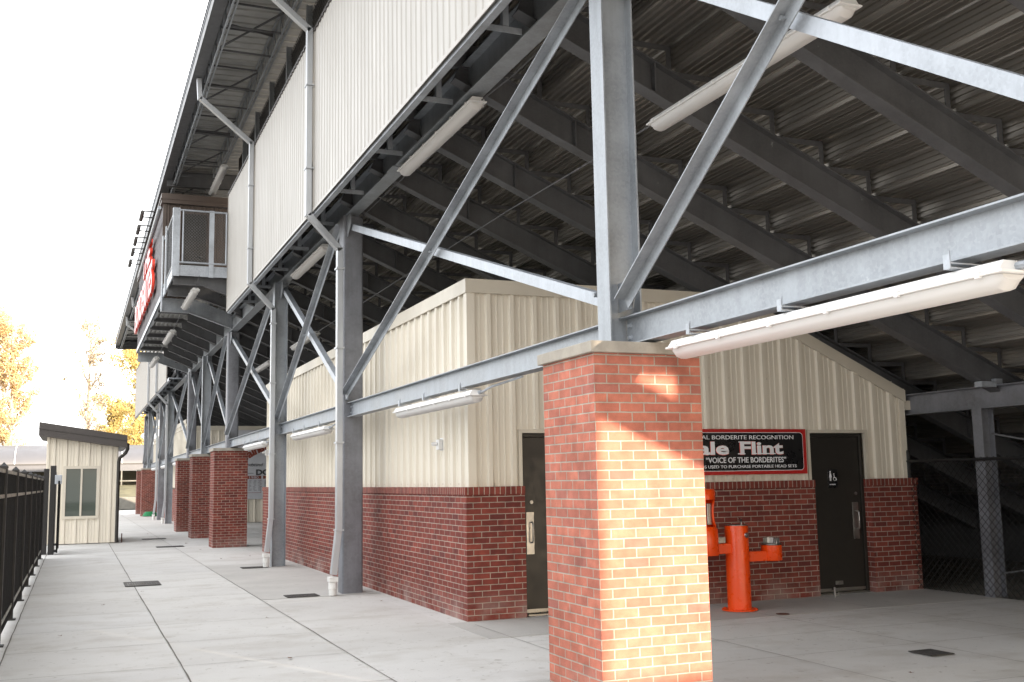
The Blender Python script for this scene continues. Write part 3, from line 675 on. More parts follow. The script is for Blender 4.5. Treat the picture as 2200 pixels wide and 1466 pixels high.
# cream ribbed back panels
PXF = 3.16; PZ0, PZ1 = 5.645, 8.455
for y0, y1 in ((-1.5, 15.27), (15.37, 21.03), (21.19, 25.08), (42.9, 47.8), (47.95, 53.4), (53.6, 66.4)):
    mb = MB(OGS); siding(mb, 'y', PXF, -1, y0, y1, PZ0, PZ1, SP, .178, y0+.02)
    mb.add([(PXF+.012, y0, PZ0), (PXF+.012, y1, PZ0), (PXF+.012, y1, PZ1), (PXF+.012, y0, PZ1)], [(0, 1, 2, 3)])
    mb.box(PXF-.02, y0, PZ0, PXF+.02, y0+.012, PZ1); mb.box(PXF-.02, y1-.012, PZ0, PXF+.02, y1, PZ1)
    mb.build('back_panel', CREAM, GS)
    mb = MB(OGS); mb.box(PXF-.021, y0, PZ0-.012, PXF-.014, y1, PZ0+.03); mb.build('panel_foot_trim', CREAM, GS)
    mb = MB(OGS); mb.box(PXF-.028, y0, PZ1+.001, PXF+.04, y1, PZ1+.03)
    k = y0+.06
    while k < y1: mb.box(PXF-.027, k, PZ1-.022, PXF-.005, k+.07, PZ1); k += .178
    mb.build('panel_coping', FASC, GS)
# guard posts and wind screen above the panels
for y in [17.7+1.93*k-1.93*9 for k in range(9)] + [17.7+1.93*k for k in range(5)]:
    mb = MB(OGS); mb.ibeam((3.56, y, 6.2), (3.56, y, 10.02), .10, .10, .008, .010, (1, 0, 0)); mb.build('screen_post', G, GS)
mb = MB(OGS); siding(mb, 'y', 3.66, -1, -1.5, 27.2, 8.2, 10.0, [(0, 0), (.04, .012), (.08, 0)], .16); mb.cut(); siding(mb, 'y', 3.66, -1, 42, 66, 8.2, 10.0, [(0, 0), (.04, .012), (.08, 0)], .16)
mb.build_parts('wind_screen', SCREEN, GS)
# chain-link pattern in front of the screen
mb = MB(OGS)
def mesh_wires(mb, x, y0, y1, z0, z1, pitch, r_, axis='y'):
    H = z1-z0; k = y0-H
    def P(u, z): return (x, u, z) if axis == 'y' else (u, x, z)
    while k < y1:
        for s_ in (1, -1):
            ua, ub = (k, k+H) if s_ == 1 else (k+H, k); za, zb = z0, z1
            # clip to [y0,y1]
            def cl(u): return min(max(u, y0), y1)
            if s_ == 1:
                a, c_ = max(k, y0), min(k+H, y1)
                if c_-a > .01: mb.bar(P(a, z0+a-k), P(c_, z0+c_-k), r_)
            else:
                a, c_ = max(k, y0), min(k+H, y1)
                if c_-a > .01: mb.bar(P(a, z1-(a-k)), P(c_, z1-(c_-k)), r_)
        k += pitch
mesh_wires(mb, 3.60, 10, 25.3, 8.5, 9.95, .11, .006); mb.build('screen_mesh', GD, GS)
# roof: ribbed deck, joists, bridging, fascia
ROOF0 = -1.5; ROOF1 = 65.2
pr = []; y = ROOF0
while y < ROOF1: pr += [(y, 10.14), (y+.21, 10.14), (y+.225, 10.20), (y+.282, 10.20), (y+.297, 10.14)]; y += .3
mb = MB(OGS); vs = []
for y, z in pr: vs += [(2.02, y, z), (13.5, y, z+.35)]
mb.add(vs, [(2*i, 2*i+1, 2*i+3, 2*i+2) for i in range(len(pr)-1)])
mb.build('roof_deck', RDECK, GS)
mb = MB(OGS); mb.add([(1.92, ROOF0, 10.22), (1.92, ROOF1, 10.22), (13.5, ROOF1, 10.6), (13.5, ROOF0, 10.6)], [(0, 1, 2, 3)]); mb.build('roof_top', FASC, GS)
mb = MB(OGS); mb.box(1.90, ROOF0, 9.73, 1.93, ROOF1, 9.955); mb.box(1.93, ROOF0, 9.73, 2.12, ROOF1, 9.74); mb.box(2.11, ROOF0, 9.741, 2.12, ROOF1, 10.13); mb.box(1.90, ROOF1, 9.60, 13.5, ROOF1+.03, 10.2)
mb.build('eave_gutter', plain('slate_gutter', (.075, .078, .085), .42, 0, .05, 3), GS)
mb = MB(OGS); mb.box(1.885, ROOF0, 9.94, 1.899, ROOF1, 9.965); mb.build('drip_edge', GL, GS)
for jx, jb in ((2.21, 9.60), (3.19, 9.60), (4.6, 9.65)):
    mb = MB(OGS)
    for o_ in (-.045, .02): mb.box(jx+o_, ROOF0, jb, jx+o_+.028, ROOF1, jb+.035); mb.box(jx+o_, ROOF0, 10.085, jx+o_+.028, ROOF1, 10.12)
    y = ROOF0+.2; z_ = jb+.03
    while y < ROOF1-.7:
        mb.bar((jx, y, z_), (jx, y+.36, 10.09), .018); mb.bar((jx, y+.36, 10.09), (jx, y+.72, z_), .018); mb.bar((jx, y+.36, 10.09), (jx, y+.36, z_), .014); y += .72
    mb.build('roof_joist', G, GS)
mb = MB(OGS)
for yc in [18.7-3.05*k for k in range(6)] + [21.7, 24.8, 27.3, 30, 33, 36, 39, 42, 45, 48, 51, 54, 57, 60, 63]:
    for z in (9.62, 10.06): mb.bar((2.21, yc-.55, z), (3.19, yc-.55, z), .03); mb.bar((2.21, yc+.55, z), (3.19, yc+.55, z), .03)
    mb.bar((2.21, yc-.55, 9.66), (3.19, yc+.55, 10.02), .028); mb.bar((2.21, yc+.55, 9.66), (3.19, yc-.55, 10.02), .028); mb.cut()
mb.build_parts('joist_bridging', GD, GS)
for y in (28.75, 39.6, 53.6, 65.0):
    mb = MB(OGS); mb.ibeam((2.0, y, 9.75), (13.2, y, 10.1), .16, .40); mb.build('roof_beam', GD, GS)
    mb = MB(OGS); mb.ibeam((4.3, y+.25, 6.3), (4.3, y+.25, 9.8), .2, .25, .01, .014, (1, 0, 0)); mb.build('roof_column', GD, GS)

# ------------------------------------------------------------------ press box and its balcony
OP = (1.92, 28.6, 6.48)
PB = thing('press_box', OP, 'charcoal and brown press box hanging off the back of the grandstand under the roof', 'press box')
mb = MB(OP); siding(mb, 'y', 1.93, -1, 28.62, 40.3, 6.48, 9.02, SP, .3, 28.7); mb.build('outer_wall', MAUV, PB)
mb = MB(OP); siding(mb, 'x', 28.62, -1, 1.95, 3.9, 6.5, 9.02, RP, .3048, 2.0); mb.box(1.91, 28.58, 6.5, 2.0, 28.61, 9.03); mb.cut(); siding(mb, 'x', 40.28, 1, 1.95, 3.9, 6.5, 9.02, RP, .3048, 2.0); mb.build_parts('end_wall', BRNW, PB)
mb = MB(OP); mb.box(1.86, 28.5, 9.04, 4.0, 40.4, 9.30); mb.box(1.84, 28.48, 9.14, 4.02, 40.42, 9.16); mb.build('roof_fascia', BRNW, PB)
mb = MB(OP); mb.box(2.44, 28.565, 6.64, 3.02, 28.60, 8.80); d = mb.build('door', BROWN, PB)
mb = MB(OP); mb.tube([(2.92, 28.56, 7.63), (2.92, 28.50, 7.63), (2.83, 28.50, 7.63)], .014, 8); mb.build('handle', CHROME, d)
# soffit deck and cantilever beams
mb = MB(OP); k = 1.95; pr = []
while k < 3.7: pr += [(k, 6.46), (k+.05, 6.46), (k+.065, 6.50), (k+.115, 6.50), (k+.13, 6.46)]; k += .13
vs = []
for x, z in pr: vs += [(x, 28.6, z), (x, 40.3, z)]
mb.add(vs, [(2*i, 2*i+1, 2*i+3, 2*i+2) for i in range(len(pr)-1)]); mb.build('soffit_deck', RDECK, PB)
mb = MB(OP); mb.box(1.895, 28.6, 6.40, 1.925, 40.3, 6.56); mb.box(1.895, 28.6, 6.40, 1.99, 40.3, 6.41); mb.build('sill_channel', GL, PB)
def cant(y, z=0.0, mat=GD, deep=True):
    mb = MB(OP); w_ = .005; yo = 6.10 if deep else 6.33; ym = 6.10 if deep else 6.13; xm = 2.62 if deep else 2.74
    for ya, t in ((y, w_),):
        mb.prism([(3.72, y-t, 5.72+z), (xm, y-t, ym+z)] + ([] if deep else [(xm-.02, y-t, yo+z)]) + [(1.95, y-t, yo+.01+z), (1.95, y-t, 6.44+z), (2.75, y-t, 6.44+z), (3.72, y-t, 6.10+z)], (0, 0, 0), (0, 2*t, 0))
    for (a, b_, c_, d_) in ((3.72, 5.72, xm, ym), (xm-.02, yo, 1.95, yo+.01), (3.72, 6.10, 2.75, 6.44), (2.75, 6.44, 1.95, 6.45)):
        mb.prism([(a, y-.07, b_+z), (c_, y-.07, d_+z), (c_, y+.07, d_+z), (a, y+.07, b_+z)], (0, 0, 0), (0, 0, .012))
    return mb.build('cantilever_beam', mat, PB)
for k in range(8): cant(28.45+1.70*k, 0, G if k in (0, 7) else GD, k in (0, 7))
# balcony in front of the door
mb = MB(OP); mb.box(1.98, 25.06, 6.44, 3.14, 25.09, 6.66); mb.box(1.94, 25.09, 6.46, 1.97, 28.5, 6.66); mb.box(1.94, 25.06, 6.661, 3.6, 28.5, 6.69); mb.build('balcony_floor', GL, PB)
for y in (25.3, 26.9): cant(y, .16)
def rpost(x0, y0, x1, y1, z0, z1): mb = MB(OP); mb.box(x0, y0, z0, x1, y1, z1); mb.build('railing_post', GL, PB)
rpost(1.90, 25.02, 1.93, 25.16, 6.42, 8.04); rpost(1.93, 25.02, 2.06, 25.045, 6.42, 8.04); rpost(2.72, 25.02, 2.83, 25.045, 6.42, 8.02)
rpost(1.90, 27.2, 1.93, 27.34, 6.36, 8.1); rpost(1.90, 28.3, 1.93, 28.46, 6.1, 8.1)
mb = MB(OP)
for z in (6.75, 7.99):
    mb.tube([(2.02, 25.03, z), (3.12, 25.03, z)], .022, 8); mb.tube([(1.95, 25.1, z), (1.95, 28.4, z)], .022, 8)
for x in (2.13, 3.11): mb.tube([(x, 25.03, 6.75), (x, 25.03, 7.99)], .018, 8)
mb.build('railing_rail', GL, PB, smooth=True)
mb = MB(OP); mesh_wires(mb, 25.05, 2.1, 3.1, 6.76, 7.98, .07, .006, 'x'); mesh_wires(mb, 1.96, 25.1, 28.3, 6.76, 7.98, .07, .006); mb.build('railing_mesh', GD, PB)
# conduit tray along the wall top for the sign lights
mb = MB(OP); mb.tube([(1.76, 27.6, 8.66), (1.76, 37.2, 8.62)], .045, 10); mb.build('light_rail', GL, PB, smooth=True)
# channel letters
LS = thing('team_name_sign', (1.90, 35, 7.3), 'raised red channel letters on the outer wall of the press box', 'sign')
text('letters', 'BORDERITES', REDL, LS, (-.075, 4.7, -.22), .86, 9.2, facing='-X', ext=.035, bold=.045)
text('letters', 'THE', REDL, LS, (-.075, .2, .82), .62, 3.5, facing='-X', ext=.035, bold=.045)
mbl = text('letter_face', 'BORDERITES', plain('red_face_sheen', (.80, .50, .52), .4, 0, .04, 4), LS, (-.115, 4.69, -.215), .85, 9.18, facing='-X', ext=.002, bold=.03)  # pale reflection on the red letters painted into the face colour
text('letter_face', 'THE', MATS['red_face_sheen'], LS, (-.115, .19, .825), .61, 3.48, facing='-X', ext=.002, bold=.03)
# floodlights on arms above the sign
OFz = 9.38
fl = thing('sign_floodlight', (1.90, 31.55, OFz), 'sign floodlight on two thin arms, nearest of the row on the press box', 'floodlight', 'floodlights on arms above the press box letters')
mb = MB(); 
for dy in (-.36, .36): mb.tube([(0, dy, .06), (-.34, dy, .06), (-.37, dy*.9, .03)], .02, 6); mb.cut()
mb.build_parts('arm', BLACK, fl)
mb = MB(); mb.tube([(-.38, -.5, 0), (-.38, .5, 0)], .055, 8); mb.build('housing', IRON, fl, smooth=True)
mb = MB(); mb.box(-.345, -.47, -.05, -.33, .47, .03); mb.build('lamp_lens', BLACK, fl)
for y, lab in ((33.35, 'second sign floodlight of the row on the press box'), (35.0, 'middle sign floodlight of the row on the press box'), (36.7, 'fourth sign floodlight of the row on the press box'), (38.6, 'farthest and lowest-looking sign floodlight of the row')):
    copy_tree(fl, (1.90, y, OFz), lab)

# ------------------------------------------------------------------ downspouts
def dspout(y, xcol, label, pts_low=True, top='eave', big=.075):
    t = thing('downspout', (3.47, y, 0), label, 'downspout', 'pale metal downspouts at the columns')
    o = (3.47, y, 0); w_, d_ = .09, .105
    def seg(mb, a, b_, ww=w_, dd=d_): mb.bar(a, b_, dd, ww, (1, 0, 0))
    xc = 3.565
    mb = MB(o)
    seg(mb, (xc-.075, y, .30), (xc-.005, y, .93)); seg(mb, (xc, y, .92), (xc, y, 5.12)); mb.build('lower_pipe', ALU, t, bevel=.006)
    mb = MB(o); seg(mb, (xc+.01, y, 5.08), (3.085, y, 5.60)); mb.build('offset_pipe', ALU, t, bevel=.006)
    mb = MB(o); seg(mb, (3.085, y, 5.57), (3.085, y, 8.52)); mb.build('upper_pipe', ALU, t, bevel=.006)
    mb = MB(o); seg(mb, (3.095, y, 8.48), (2.06, y, 9.32)); seg(mb, (2.06, y, 9.28), (2.03, y, 9.72)); mb.build('eave_pipe', ALU, t, bevel=.006)
    mb = MB(o); mb.box(xc-.150, y-.075, .20, xc-.020, y+.075, .27); mb.lathe((xc-.085, y, .008), [(.056, 0), (.056, .08), (.064, .09), (.064, .14), (.058, .19)], 20); mb.build('boot', PVC, t, bevel=.004)
    mb = MB(o)
    for z in (.93, 2.2, 3.6, 4.8): mb.box(xc-.06, y-.08, z-.012, xc+.06, y+.08, z+.012); mb.cut()
    for z in (6.3, 7.6): mb.box(3.03, y-.08, z-.01, 3.15, y+.08, z+.01); mb.cut()
    mb.build_parts('strap', ALU, t)
    return t
ds = dspout(15.32, 0, 'tall pale downspout strapped to the wide grey column nearest the camera')
for y, lab in ((21.1, 'pale downspout on the second floor-standing column, left of the nearest one'), (47.65, 'nearer of the two distant downspouts beyond the brick pillars'), (53.3, 'farther of the two distant downspouts beyond the brick pillars')):
    copy_tree(ds, (3.47, y, 0), lab)

# ------------------------------------------------------------------ vapour-tight light fixtures
def fixture(loc, label, L=2.7, brackets=True):
    t = thing('strip_light', loc, label, 'light fixture', 'long sealed strip lights under the grandstand')
    h = L/2
    mb = MB(); P = [(-.085, -.0), (-.092, .012), (-.06, .055), (.06, .055), (.092, .012), (.085, 0)]
    mb.prism([(x, -h, z) for x, z in P], (0, -h, 0), (0, h, 0)); mb.box(-.1, -h-.02, -.004, .1, h+.02, .010)
    mb.build('housing', WHITE, t, bevel=.004)
    mb = MB(); P = [(.080, -.005), (-.080, -.005), (-.074, -.035), (-.055, -.06), (-.02, -.072), (.02, -.072), (.055, -.06), (.074, -.035)]
    a = [(x, -h+.05, z) for x, z in P]; n_ = len(P)
    b1 = [(x*.82, -h+.008, z*.35-.004) for x, z in P]; a2 = [(x, h-.05, z) for x, z in P]; b2 = [(x*.82, h-.008, z*.35-.004) for x, z in P]
    mb.add(b1+a+a2+b2, [(r*n_+i, r*n_+(i+1) % n_, (r+1)*n_+(i+1) % n_, (r+1)*n_+i) for r in range(3) for i in range(n_)] + [tuple(range(n_)), tuple(range(3*n_, 4*n_))])
    mb.build('lens', LENS, t, smooth=True)
    mb = MB()
    for q in (-.46, -.28, -.09, .09, .28, .46):
        for s_ in (-1, 1): mb.box(s_*.088, q*L-.012, -.012, s_*.108, q*L+.012, .018); mb.cut()
    mb.build_parts('clip', WHITE, t)
    if brackets:
        mb = MB()
        for q in (-.40, .05, .40):
            mb.box(-.10, q*L-.02, .062, .13, q*L+.02, .07); mb.box(-.105, q*L-.02, .062, -.10, q*L+.02, .13); mb.box(-.10, q*L-.02, .085, .13, q*L+.02, .092); mb.tube([(-.085, q*L, .06), (-.085, q*L, .15)], .005, 6)
            mb.box(-.03, q*L-.006, .056, .03, q*L+.006, .064); mb.cut()
        mb.build_parts('bracket', GL, t)
        mb = MB(); mb.tube([(0.02, -h-.01, .03), (.02, -h-.10, .03), (.03, -h-.3, .06), (.03, -h-1.1, .085)], .012, 8); mb.tube([(0.02, -h+.0, .03), (.02, -h-.05, .03)], .02, 8); mb.build('conduit', GL, t, smooth=True)
    return t
fx = fixture((3.76, 4.72, 2.475), 'large bright strip light under the beam at right, right of the front pillar', 2.78)
for y, lab in ((11.4, 'strip light under the lower beam before the building corner'), (18.3, 'strip light under the lower beam between the first two floor-standing columns'), (24.4, 'strip light under the lower beam left of the second floor-standing column'),
               (44.3, 'distant strip light under the beam beside the third shaded pillar'), (50.9, 'distant strip light between the two far downspouts'), (57.6, 'farthest small strip light under the lower beam')):
    copy_tree(fx, (3.76, y, 2.475), lab)
f2 = fixture((3.80, 11.35, 5.585), 'strip light under the upper girder beside the cream panels, upper centre', 2.7, False)
copy_tree(f2, (3.80, 18.7, 5.585), 'strip light under the upper girder left of the nearest wide grey column')
f3 = copy_tree(f2, (4.95, 6.95, 4.90), 'long strip light under the seating deck at upper right, behind the steel brace')
copy_tree(f2, (4.95, 24.9, 4.98), 'small strip light under the dark deck beyond the first crossed braces')
copy_tree(f2, (4.95, 31.0, 5.0), 'tiny strip light deep under the dark deck above the shaded pillars')
copy_tree(f2, (2.47, 26.7, 6.17), 'strip light under the balcony of the press box')
copy_tree(f2, (2.47, 33.0, 6.05), 'strip light under the middle of the press box')
copy_tree(f2, (2.47, 39.6, 6.02), 'strip light under the far end of the press box')
copy_tree(f2, (3.19, 27.6, 9.50), 'strip light hanging under the roof joist above the balcony')
def conduit(pts, label):
    mb = MB(pts[0]); mb.tube(pts, .008, 6); tag(mb.build('conduit', GD, smooth=True), label, 'conduit', 'thin conduits linking the strip lights')
conduit([(4.95, 8.32, 4.93), (4.95, 12, 4.99), (4.95, 17, 5.0), (4.95, 23.6, 5.0)], 'thin conduit crossing the dark deck behind the front column')
conduit([(4.95, 5.55, 4.93), (4.95, 5.2, 5.02), (4.95, 2.5, 5.05)], 'short conduit at the near end of the upper right strip light')
conduit([(3.84, 9.98, 5.60), (3.93, 9.3, 5.64), (3.93, 6.5, 5.655)], 'conduit along the upper girder right of its strip light')
conduit([(3.84, 12.72, 5.60), (3.93, 13.2, 5.65), (3.93, 17.3, 5.655)], 'conduit along the upper girder left of its strip light')
conduit([(2.47, 28.1, 6.19), (2.47, 31.6, 6.08)], 'conduit between the first two strip lights under the press box')
conduit([(2.47, 34.4, 6.07), (2.47, 38.2, 6.04)], 'conduit between the last two strip lights under the press box')
conduit([(2.5, 24.9, 6.43), (2.47, 25.3, 6.2)], 'short conduit rising to the balcony floor')

# ------------------------------------------------------------------ chain-link fence at right
OC = (10.88, 11.5, 0)
cf = thing('chain_link_fence', OC, 'black chain-link fence along the dark rear of the concourse at right', 'fence')
mb = MB(OC); mesh_wires(mb, 10.88, 2.0, 11.75, .02, 1.80, .105, .0048); mb.build('wire_mesh', BLACK, cf)
mb = MB(OC); mb.tube([(10.89, 2.0, 1.77), (10.89, 11.8, 1.77)], .022, 8); mb.build('top_rail', BLACK, cf)
for y in (11.72, 8.7, 5.6):
    mb = MB(OC); mb.tube([(10.90, y, 0), (10.90, y, 1.90)], .026, 8); mb.tube([(10.90, y, 1.9), (10.90, y, 1.93)], [.03, .015], 8); mb.build('fence_post', BLACK, cf)
mb = MB(OC); mb.tube([(10.90, 11.74, .9), (10.95, 11.76, .9)], .01, 6); mb.build('tension_band', GL, cf)

# ------------------------------------------------------------------ black fence at left
FXp = -.70; OL = (FXp, 7.5, 0)
bf = thing('picket_fence', OL, 'black metal picket fence with pale painted sheen on its rails along the left edge of the walk', 'fence')
fy = [7.55+2.4*k for k in range(9)]
for i, y in enumerate(fy):
    mb = MB(OL); mb.box(FXp-.038, y-.038, .015, FXp+.038, y+.038, 1.83); mb.box(FXp-.07, y-.07, .0, FXp+.07, y+.07, .016); pst = mb.build('post', BLACK, bf)
    mb = MB(OL); mb.box(FXp-.043, y-.043, 1.831, FXp+.043, y+.043, 1.85); mb.add([(FXp-.04, y-.04, 1.851), (FXp+.04, y-.04, 1.851), (FXp+.04, y+.04, 1.851), (FXp-.04, y+.04, 1.851), (FXp, y, 1.895)], [(0, 1, 4), (1, 2, 4), (2, 3, 4), (3, 0, 4), (3, 2, 1, 0)]); mb.build('post_cap', BLACK, pst)
for i in range(8):
    a, c_ = fy[i]+.034, fy[i+1]-.034
    mb = MB(OL)
    for z in (.17, 1.52, 1.78): mb.box(FXp-.02, a, z, FXp+.022, c_, z+.038); mb.cut()
    mb.build_parts('rail', RAILM, bf)
    mb = MB(OL); k = a+.02
    while k < c_-.02: mb.box(FXp-.014, k, .06, FXp+.012, k+.028, 1.78); k += .044
    mb.build('picket_panel', SLAT, bf)
# gate at fence end
OGt = (-.50, 28.4, 0)
gt = thing('gate', OGt, 'tall black gate with two thick posts at the far end of the picket fence', 'gate')
for x, y, w_, h in ((-.66, 28.5, .06, 2.08), (-.505, 28.35, .065, 2.15)):
    mb = MB(OGt); mb.box(x-w_, y-w_, .0, x+w_, y+w_, h); mb.build('gate_post', BLACK, gt, bevel=.004)
mb = MB(OGt); mb.box(-.385, 28.0, .06, -.345, 28.04, 1.78); mb.box(-.385, 30.0, .06, -.345, 30.04, 1.78)
for z in (.1, 1.5, 1.74): mb.box(-.38, 28.04, z, -.35, 30.0, z+.04)
k = 28.1
while k < 29.95: mb.box(-.372, k, .12, -.358, k+.03, 1.75); k += .06
mb.build('gate_leaf', SLAT, gt)
mb = MB(OGt)
for z in (.22, 1.72): mb.box(-.44, 28.2, z, -.35, 28.36, z+.05)
mb.box(-.45, 28.2, .06, -.36, 28.4, .12); mb.build('gate_hinge', BLACK, gt)
mb = MB(OGt); mb.box(-.46, 28.05, 1.70, -.30, 28.15, 1.92); mb.build('lock_box', GL, gt, bevel=.01)
mb = MB(OGt); mb.box(-.475, 28.62, .0, -.425, 28.70, 2.0); mb.build('cream_post', CREAM, gt)

# ------------------------------------------------------------------ ticket booth
OB = (-.75, 32.95, 0); by = 32.95
bo = thing('ticket_booth', OB, 'small beige ribbed booth with a dark mono-pitch roof and twin window beyond the gate', 'booth')
def bz(x): return 3.05-.155*(x+.75)
mb = MB(OB)
WX0, WX1, WZ0, WZ1 = -.30, .615, .745, 2.19
for a, c_, z0, zt in ((-.72, WX0, 0.02, None), (WX1, 1.07, .02, None)): siding(mb, 'x', by, -1, a, c_, z0, bz, phase=-.62)
siding(mb, 'x', by, -1, WX0, WX1, .02, WZ0, phase=-.62); siding(mb, 'x', by, -1, WX0, WX1, WZ1, bz, phase=-.62)
siding(mb, 'y', 1.10, 1, by+.03, 36.2, .02, bz(1.1)); siding(mb, 'y', -.75, -1, by+.03, 36.2, .02, bz(-.75))
mb.box(-.76, by-.034, .02, -.715, by+.03, bz(-.75)); mb.box(1.065, by-.034, .02, 1.11, by+.03, bz(1.1)); mb.box(-.75, 36.2, 0, 1.1, 36.25, 2.7)
mb.build('siding', BEIGE, bo)
mb = MB(OB)
pts = [(-1.0, by-.32, 3.09), (1.36, by-.32, 2.73), (1.36, by-.32, 3.09), (-1.0, by-.32, 3.47)]
mb.prism(pts, (0, 0, 0), (0, 3.9, 0)); mb.build('roof', FASC, bo)
mb = MB(OB); mb.prism([(-1.01, by-.335, 3.27), (1.37, by-.335, 2.915), (1.37, by-.335, 2.93), (-1.01, by-.335, 3.285)], (0, 0, 0), (0, .01, 0)); mb.build('fascia_drip', BROWN, bo)
wf = MB(OB)
for a, c_, z0, z1 in ((WX0-.03, WX0+.05, WZ0-.03, WZ1+.03), (WX1-.05, WX1+.03, WZ0-.03, WZ1+.03), (.135, .185, WZ0+.05, WZ1-.05)): wf.box(a, by-.055, z0, c_, by+.02, z1)
wf.box(WX0+.051, by-.055, WZ0-.03, WX1-.051, by+.02, WZ0+.05); wf.box(WX0+.051, by-.055, WZ1-.05, WX1-.051, by+.02, WZ1+.03)
wo = wf.build('window', BEIGED, bo)
mb = MB(OB); mb.box(WX0+.05, by-.022, WZ0+.05, .134, by-.012, WZ1-.05); mb.cut(); mb.box(.186, by-.014, WZ0+.05, WX1-.05, by-.004, WZ1-.05); mb.build_parts('pane', GLASS, wo)
mb = MB(OB); mb.tube([(1.37, by-.22, 2.86), (1.38, by-.22, 2.70), (1.33, by-.18, 2.58), (1.18, by-.06, 2.44), (1.15, by-.05, 2.34), (1.15, by-.05, .03)], .05, 10); mb.build('downspout', BROWN, bo, smooth=True)
mb = MB((1.30, 33.1, 0)); mb.box(1.285, 33.08, 0, 1.315, 33.12, .26); tag(mb.build('marker_peg', RUST), 'short dark peg in the ground at the right corner of the booth', 'peg')

# ------------------------------------------------------------------ second building under the stand
O2 = (4.25, 46, 0)
b2 = thing('storage_building', O2, 'beige ribbed building deep under the grandstand behind the shaded pillars', 'building')
mb = MB(O2); siding(mb, 'x', 46, -1, 4.25, 11, .02, 3.9, phase=4.3); siding(mb, 'y', 4.25, -1, 46, 66, 1.5, 4.2, phase=46.1); mb.build('siding', BEIGE, b2)
mb = MB(O2); mb.box(4.20, 45.94, 3.88, 11, 45.96, 4.08); mb.box(4.20, 45.965, 4.18, 4.22, 66, 4.36); mb.box(4.2, 45.97, 4.0, 11, 66, 4.05); mb.build('fascia_trim', BEIGED, b2)
mb = MB(O2); mb.box(4.16, 46.1, 0, 4.4, 66, 1.45); mb.build('brick_wainscot', BRK, b2, uv=True)
mb = MB(O2); mb.box(4.5, 46.2, 0, 10.9, 65.9, 3.8); mb.build('inner_wall', BEIGED, b2)
OBn = (7.6, 45.9, 1)
bn = thing('donor_banner', OBn, 'large pale banner with dark red arched title and name panels on the far beige wall', 'banner')
yb2 = 45.9
mb = MB(OBn); mb.box(6.0, yb2, .98, 9.6, yb2+.03, 3.9); mb.build('board', POSTER, bn)
def bt(s_, x, z, h, w_=None, mat=DARKP, **k): text('lettering', s_, mat, bn, (x-7.6, -.012, z-1), h, w_, ext=.004, **k)
for ch, x, z, r_ in (('B', 6.42, 2.50, .75), ('l', 6.70, 2.64, .66), ('a', 6.80, 2.70, .60), ('i', 6.98, 2.82, .54), ('n', 7.06, 2.86, .47), ('e', 7.24, 2.95, .38), ('B', 7.48, 3.0, .22)):
    bt(ch, x, z,   .34, mat=MAROON, bold=.045, shear=.1, rot=r_)
bt('Grandstand', 6.42, 2.36, .15, .98, shear=.35)
bt('DON', 7.10, 2.00, .22, .86, bold=.05)
mb = MB(OBn)
for x0, x1 in ((6.2, 7.33), (7.40, 8.5), (8.57, 9.4)):
    mb.box(x0, yb2-.004, 1.83, x1, yb2-.001, 1.96); mb.box(x1-.02, yb2-.004, 1.26, x1-.008, yb2-.001, 1.83); mb.box(x0, yb2-.004, 1.24, x1, yb2-.001, 1.255); mb.cut()
mb.build_parts('panel_header', MAROON, bn)
bt('1980', 6.83, 1.845, .10, .38, mat=POSTER)
mb = MB(OBn)
for i in range(9):
    for j in range(3):
        x0 = 6.78+j*.2+random.uniform(0, .05); z = 1.76-i*.052; mb.box(x0, yb2-.004, z, x0+random.uniform(.06, .15), yb2-.002, z+.014)
        x0 = 7.47+j*.2; mb.box(x0, yb2-.004, z, x0+random.uniform(.10, .18), yb2-.002, z+.03)
mb.box(6.60, yb2-.004, 2.06, 7.0, yb2-.002, 2.08)
mb.build('fine_print', DARKP, bn)

# ------------------------------------------------------------------ drains, leaves, oddments
def grate(x0, y0, x1, y1, label, slots=14):
    t = thing('drain_grate', ((x0+x1)/2, (y0+y1)/2, 0), label, 'drain grate', 'iron drain grates set in the concrete')
    o = ((x0+x1)/2, (y0+y1)/2, 0); mb = MB(o)
    mb.box(x0, y0, .0095, x1, y0+.02, .016); mb.box(x0, y1-.02, .0095, x1, y1, .016); mb.box(x0, y0+.02, .0095, x0+.02, y1-.02, .016); mb.box(x1-.02, y0+.02, .0095, x1, y1-.02, .016)
    for k in range(slots): x = x0+.02+(x1-x0-.04)*(k+.2)/slots; mb.box(x, y0+.02, .010, x+(x1-x0)/slots*.5, y1-.02, .015)
    mb.build('grille', IRON, t)
    mb = MB(o); mb.add([(x0, y0, .0092), (x1, y0, .0092), (x1, y1, .0092), (x0, y1, .0092)], [(0, 1, 2, 3)]); mb.build('pit', SBLK, t)
grate(.80, 18.45, 1.36, 19.25, 'slotted iron drain grate in the middle of the left walk')
grate(2.84, 15.33, 3.30, 15.68, 'small iron grate at the foot of the nearest downspout', 10)
grate(3.02, 21.0, 3.5, 21.35, 'small iron grate at the foot of the second downspout', 10)
grate(7.02, 7.42, 7.28, 7.71, 'square iron drain grate alone on the floor at lower right', 9)
grate(2.03, 29.5, 2.73, 29.95, 'far drain grate left of the first shaded pillar', 12)
grate(1.93, 34.1, 2.62, 34.6, 'farthest drain grate along the walk by the booth', 12)
lf = [(1.6, 8.6), (1.0, 17.4), (2.2, 13.2), (3.0, 24.1), (2.95, 27.8), (1.9, 10.1), (-.1, 12.8), (0.4, 15.8), (2.9, 31.0), (2.3, 38), (3.7, 24.6), (6.3, 6.9), (2.0, 8.2), (1.9, 8.35), (3.9, 14.2)]
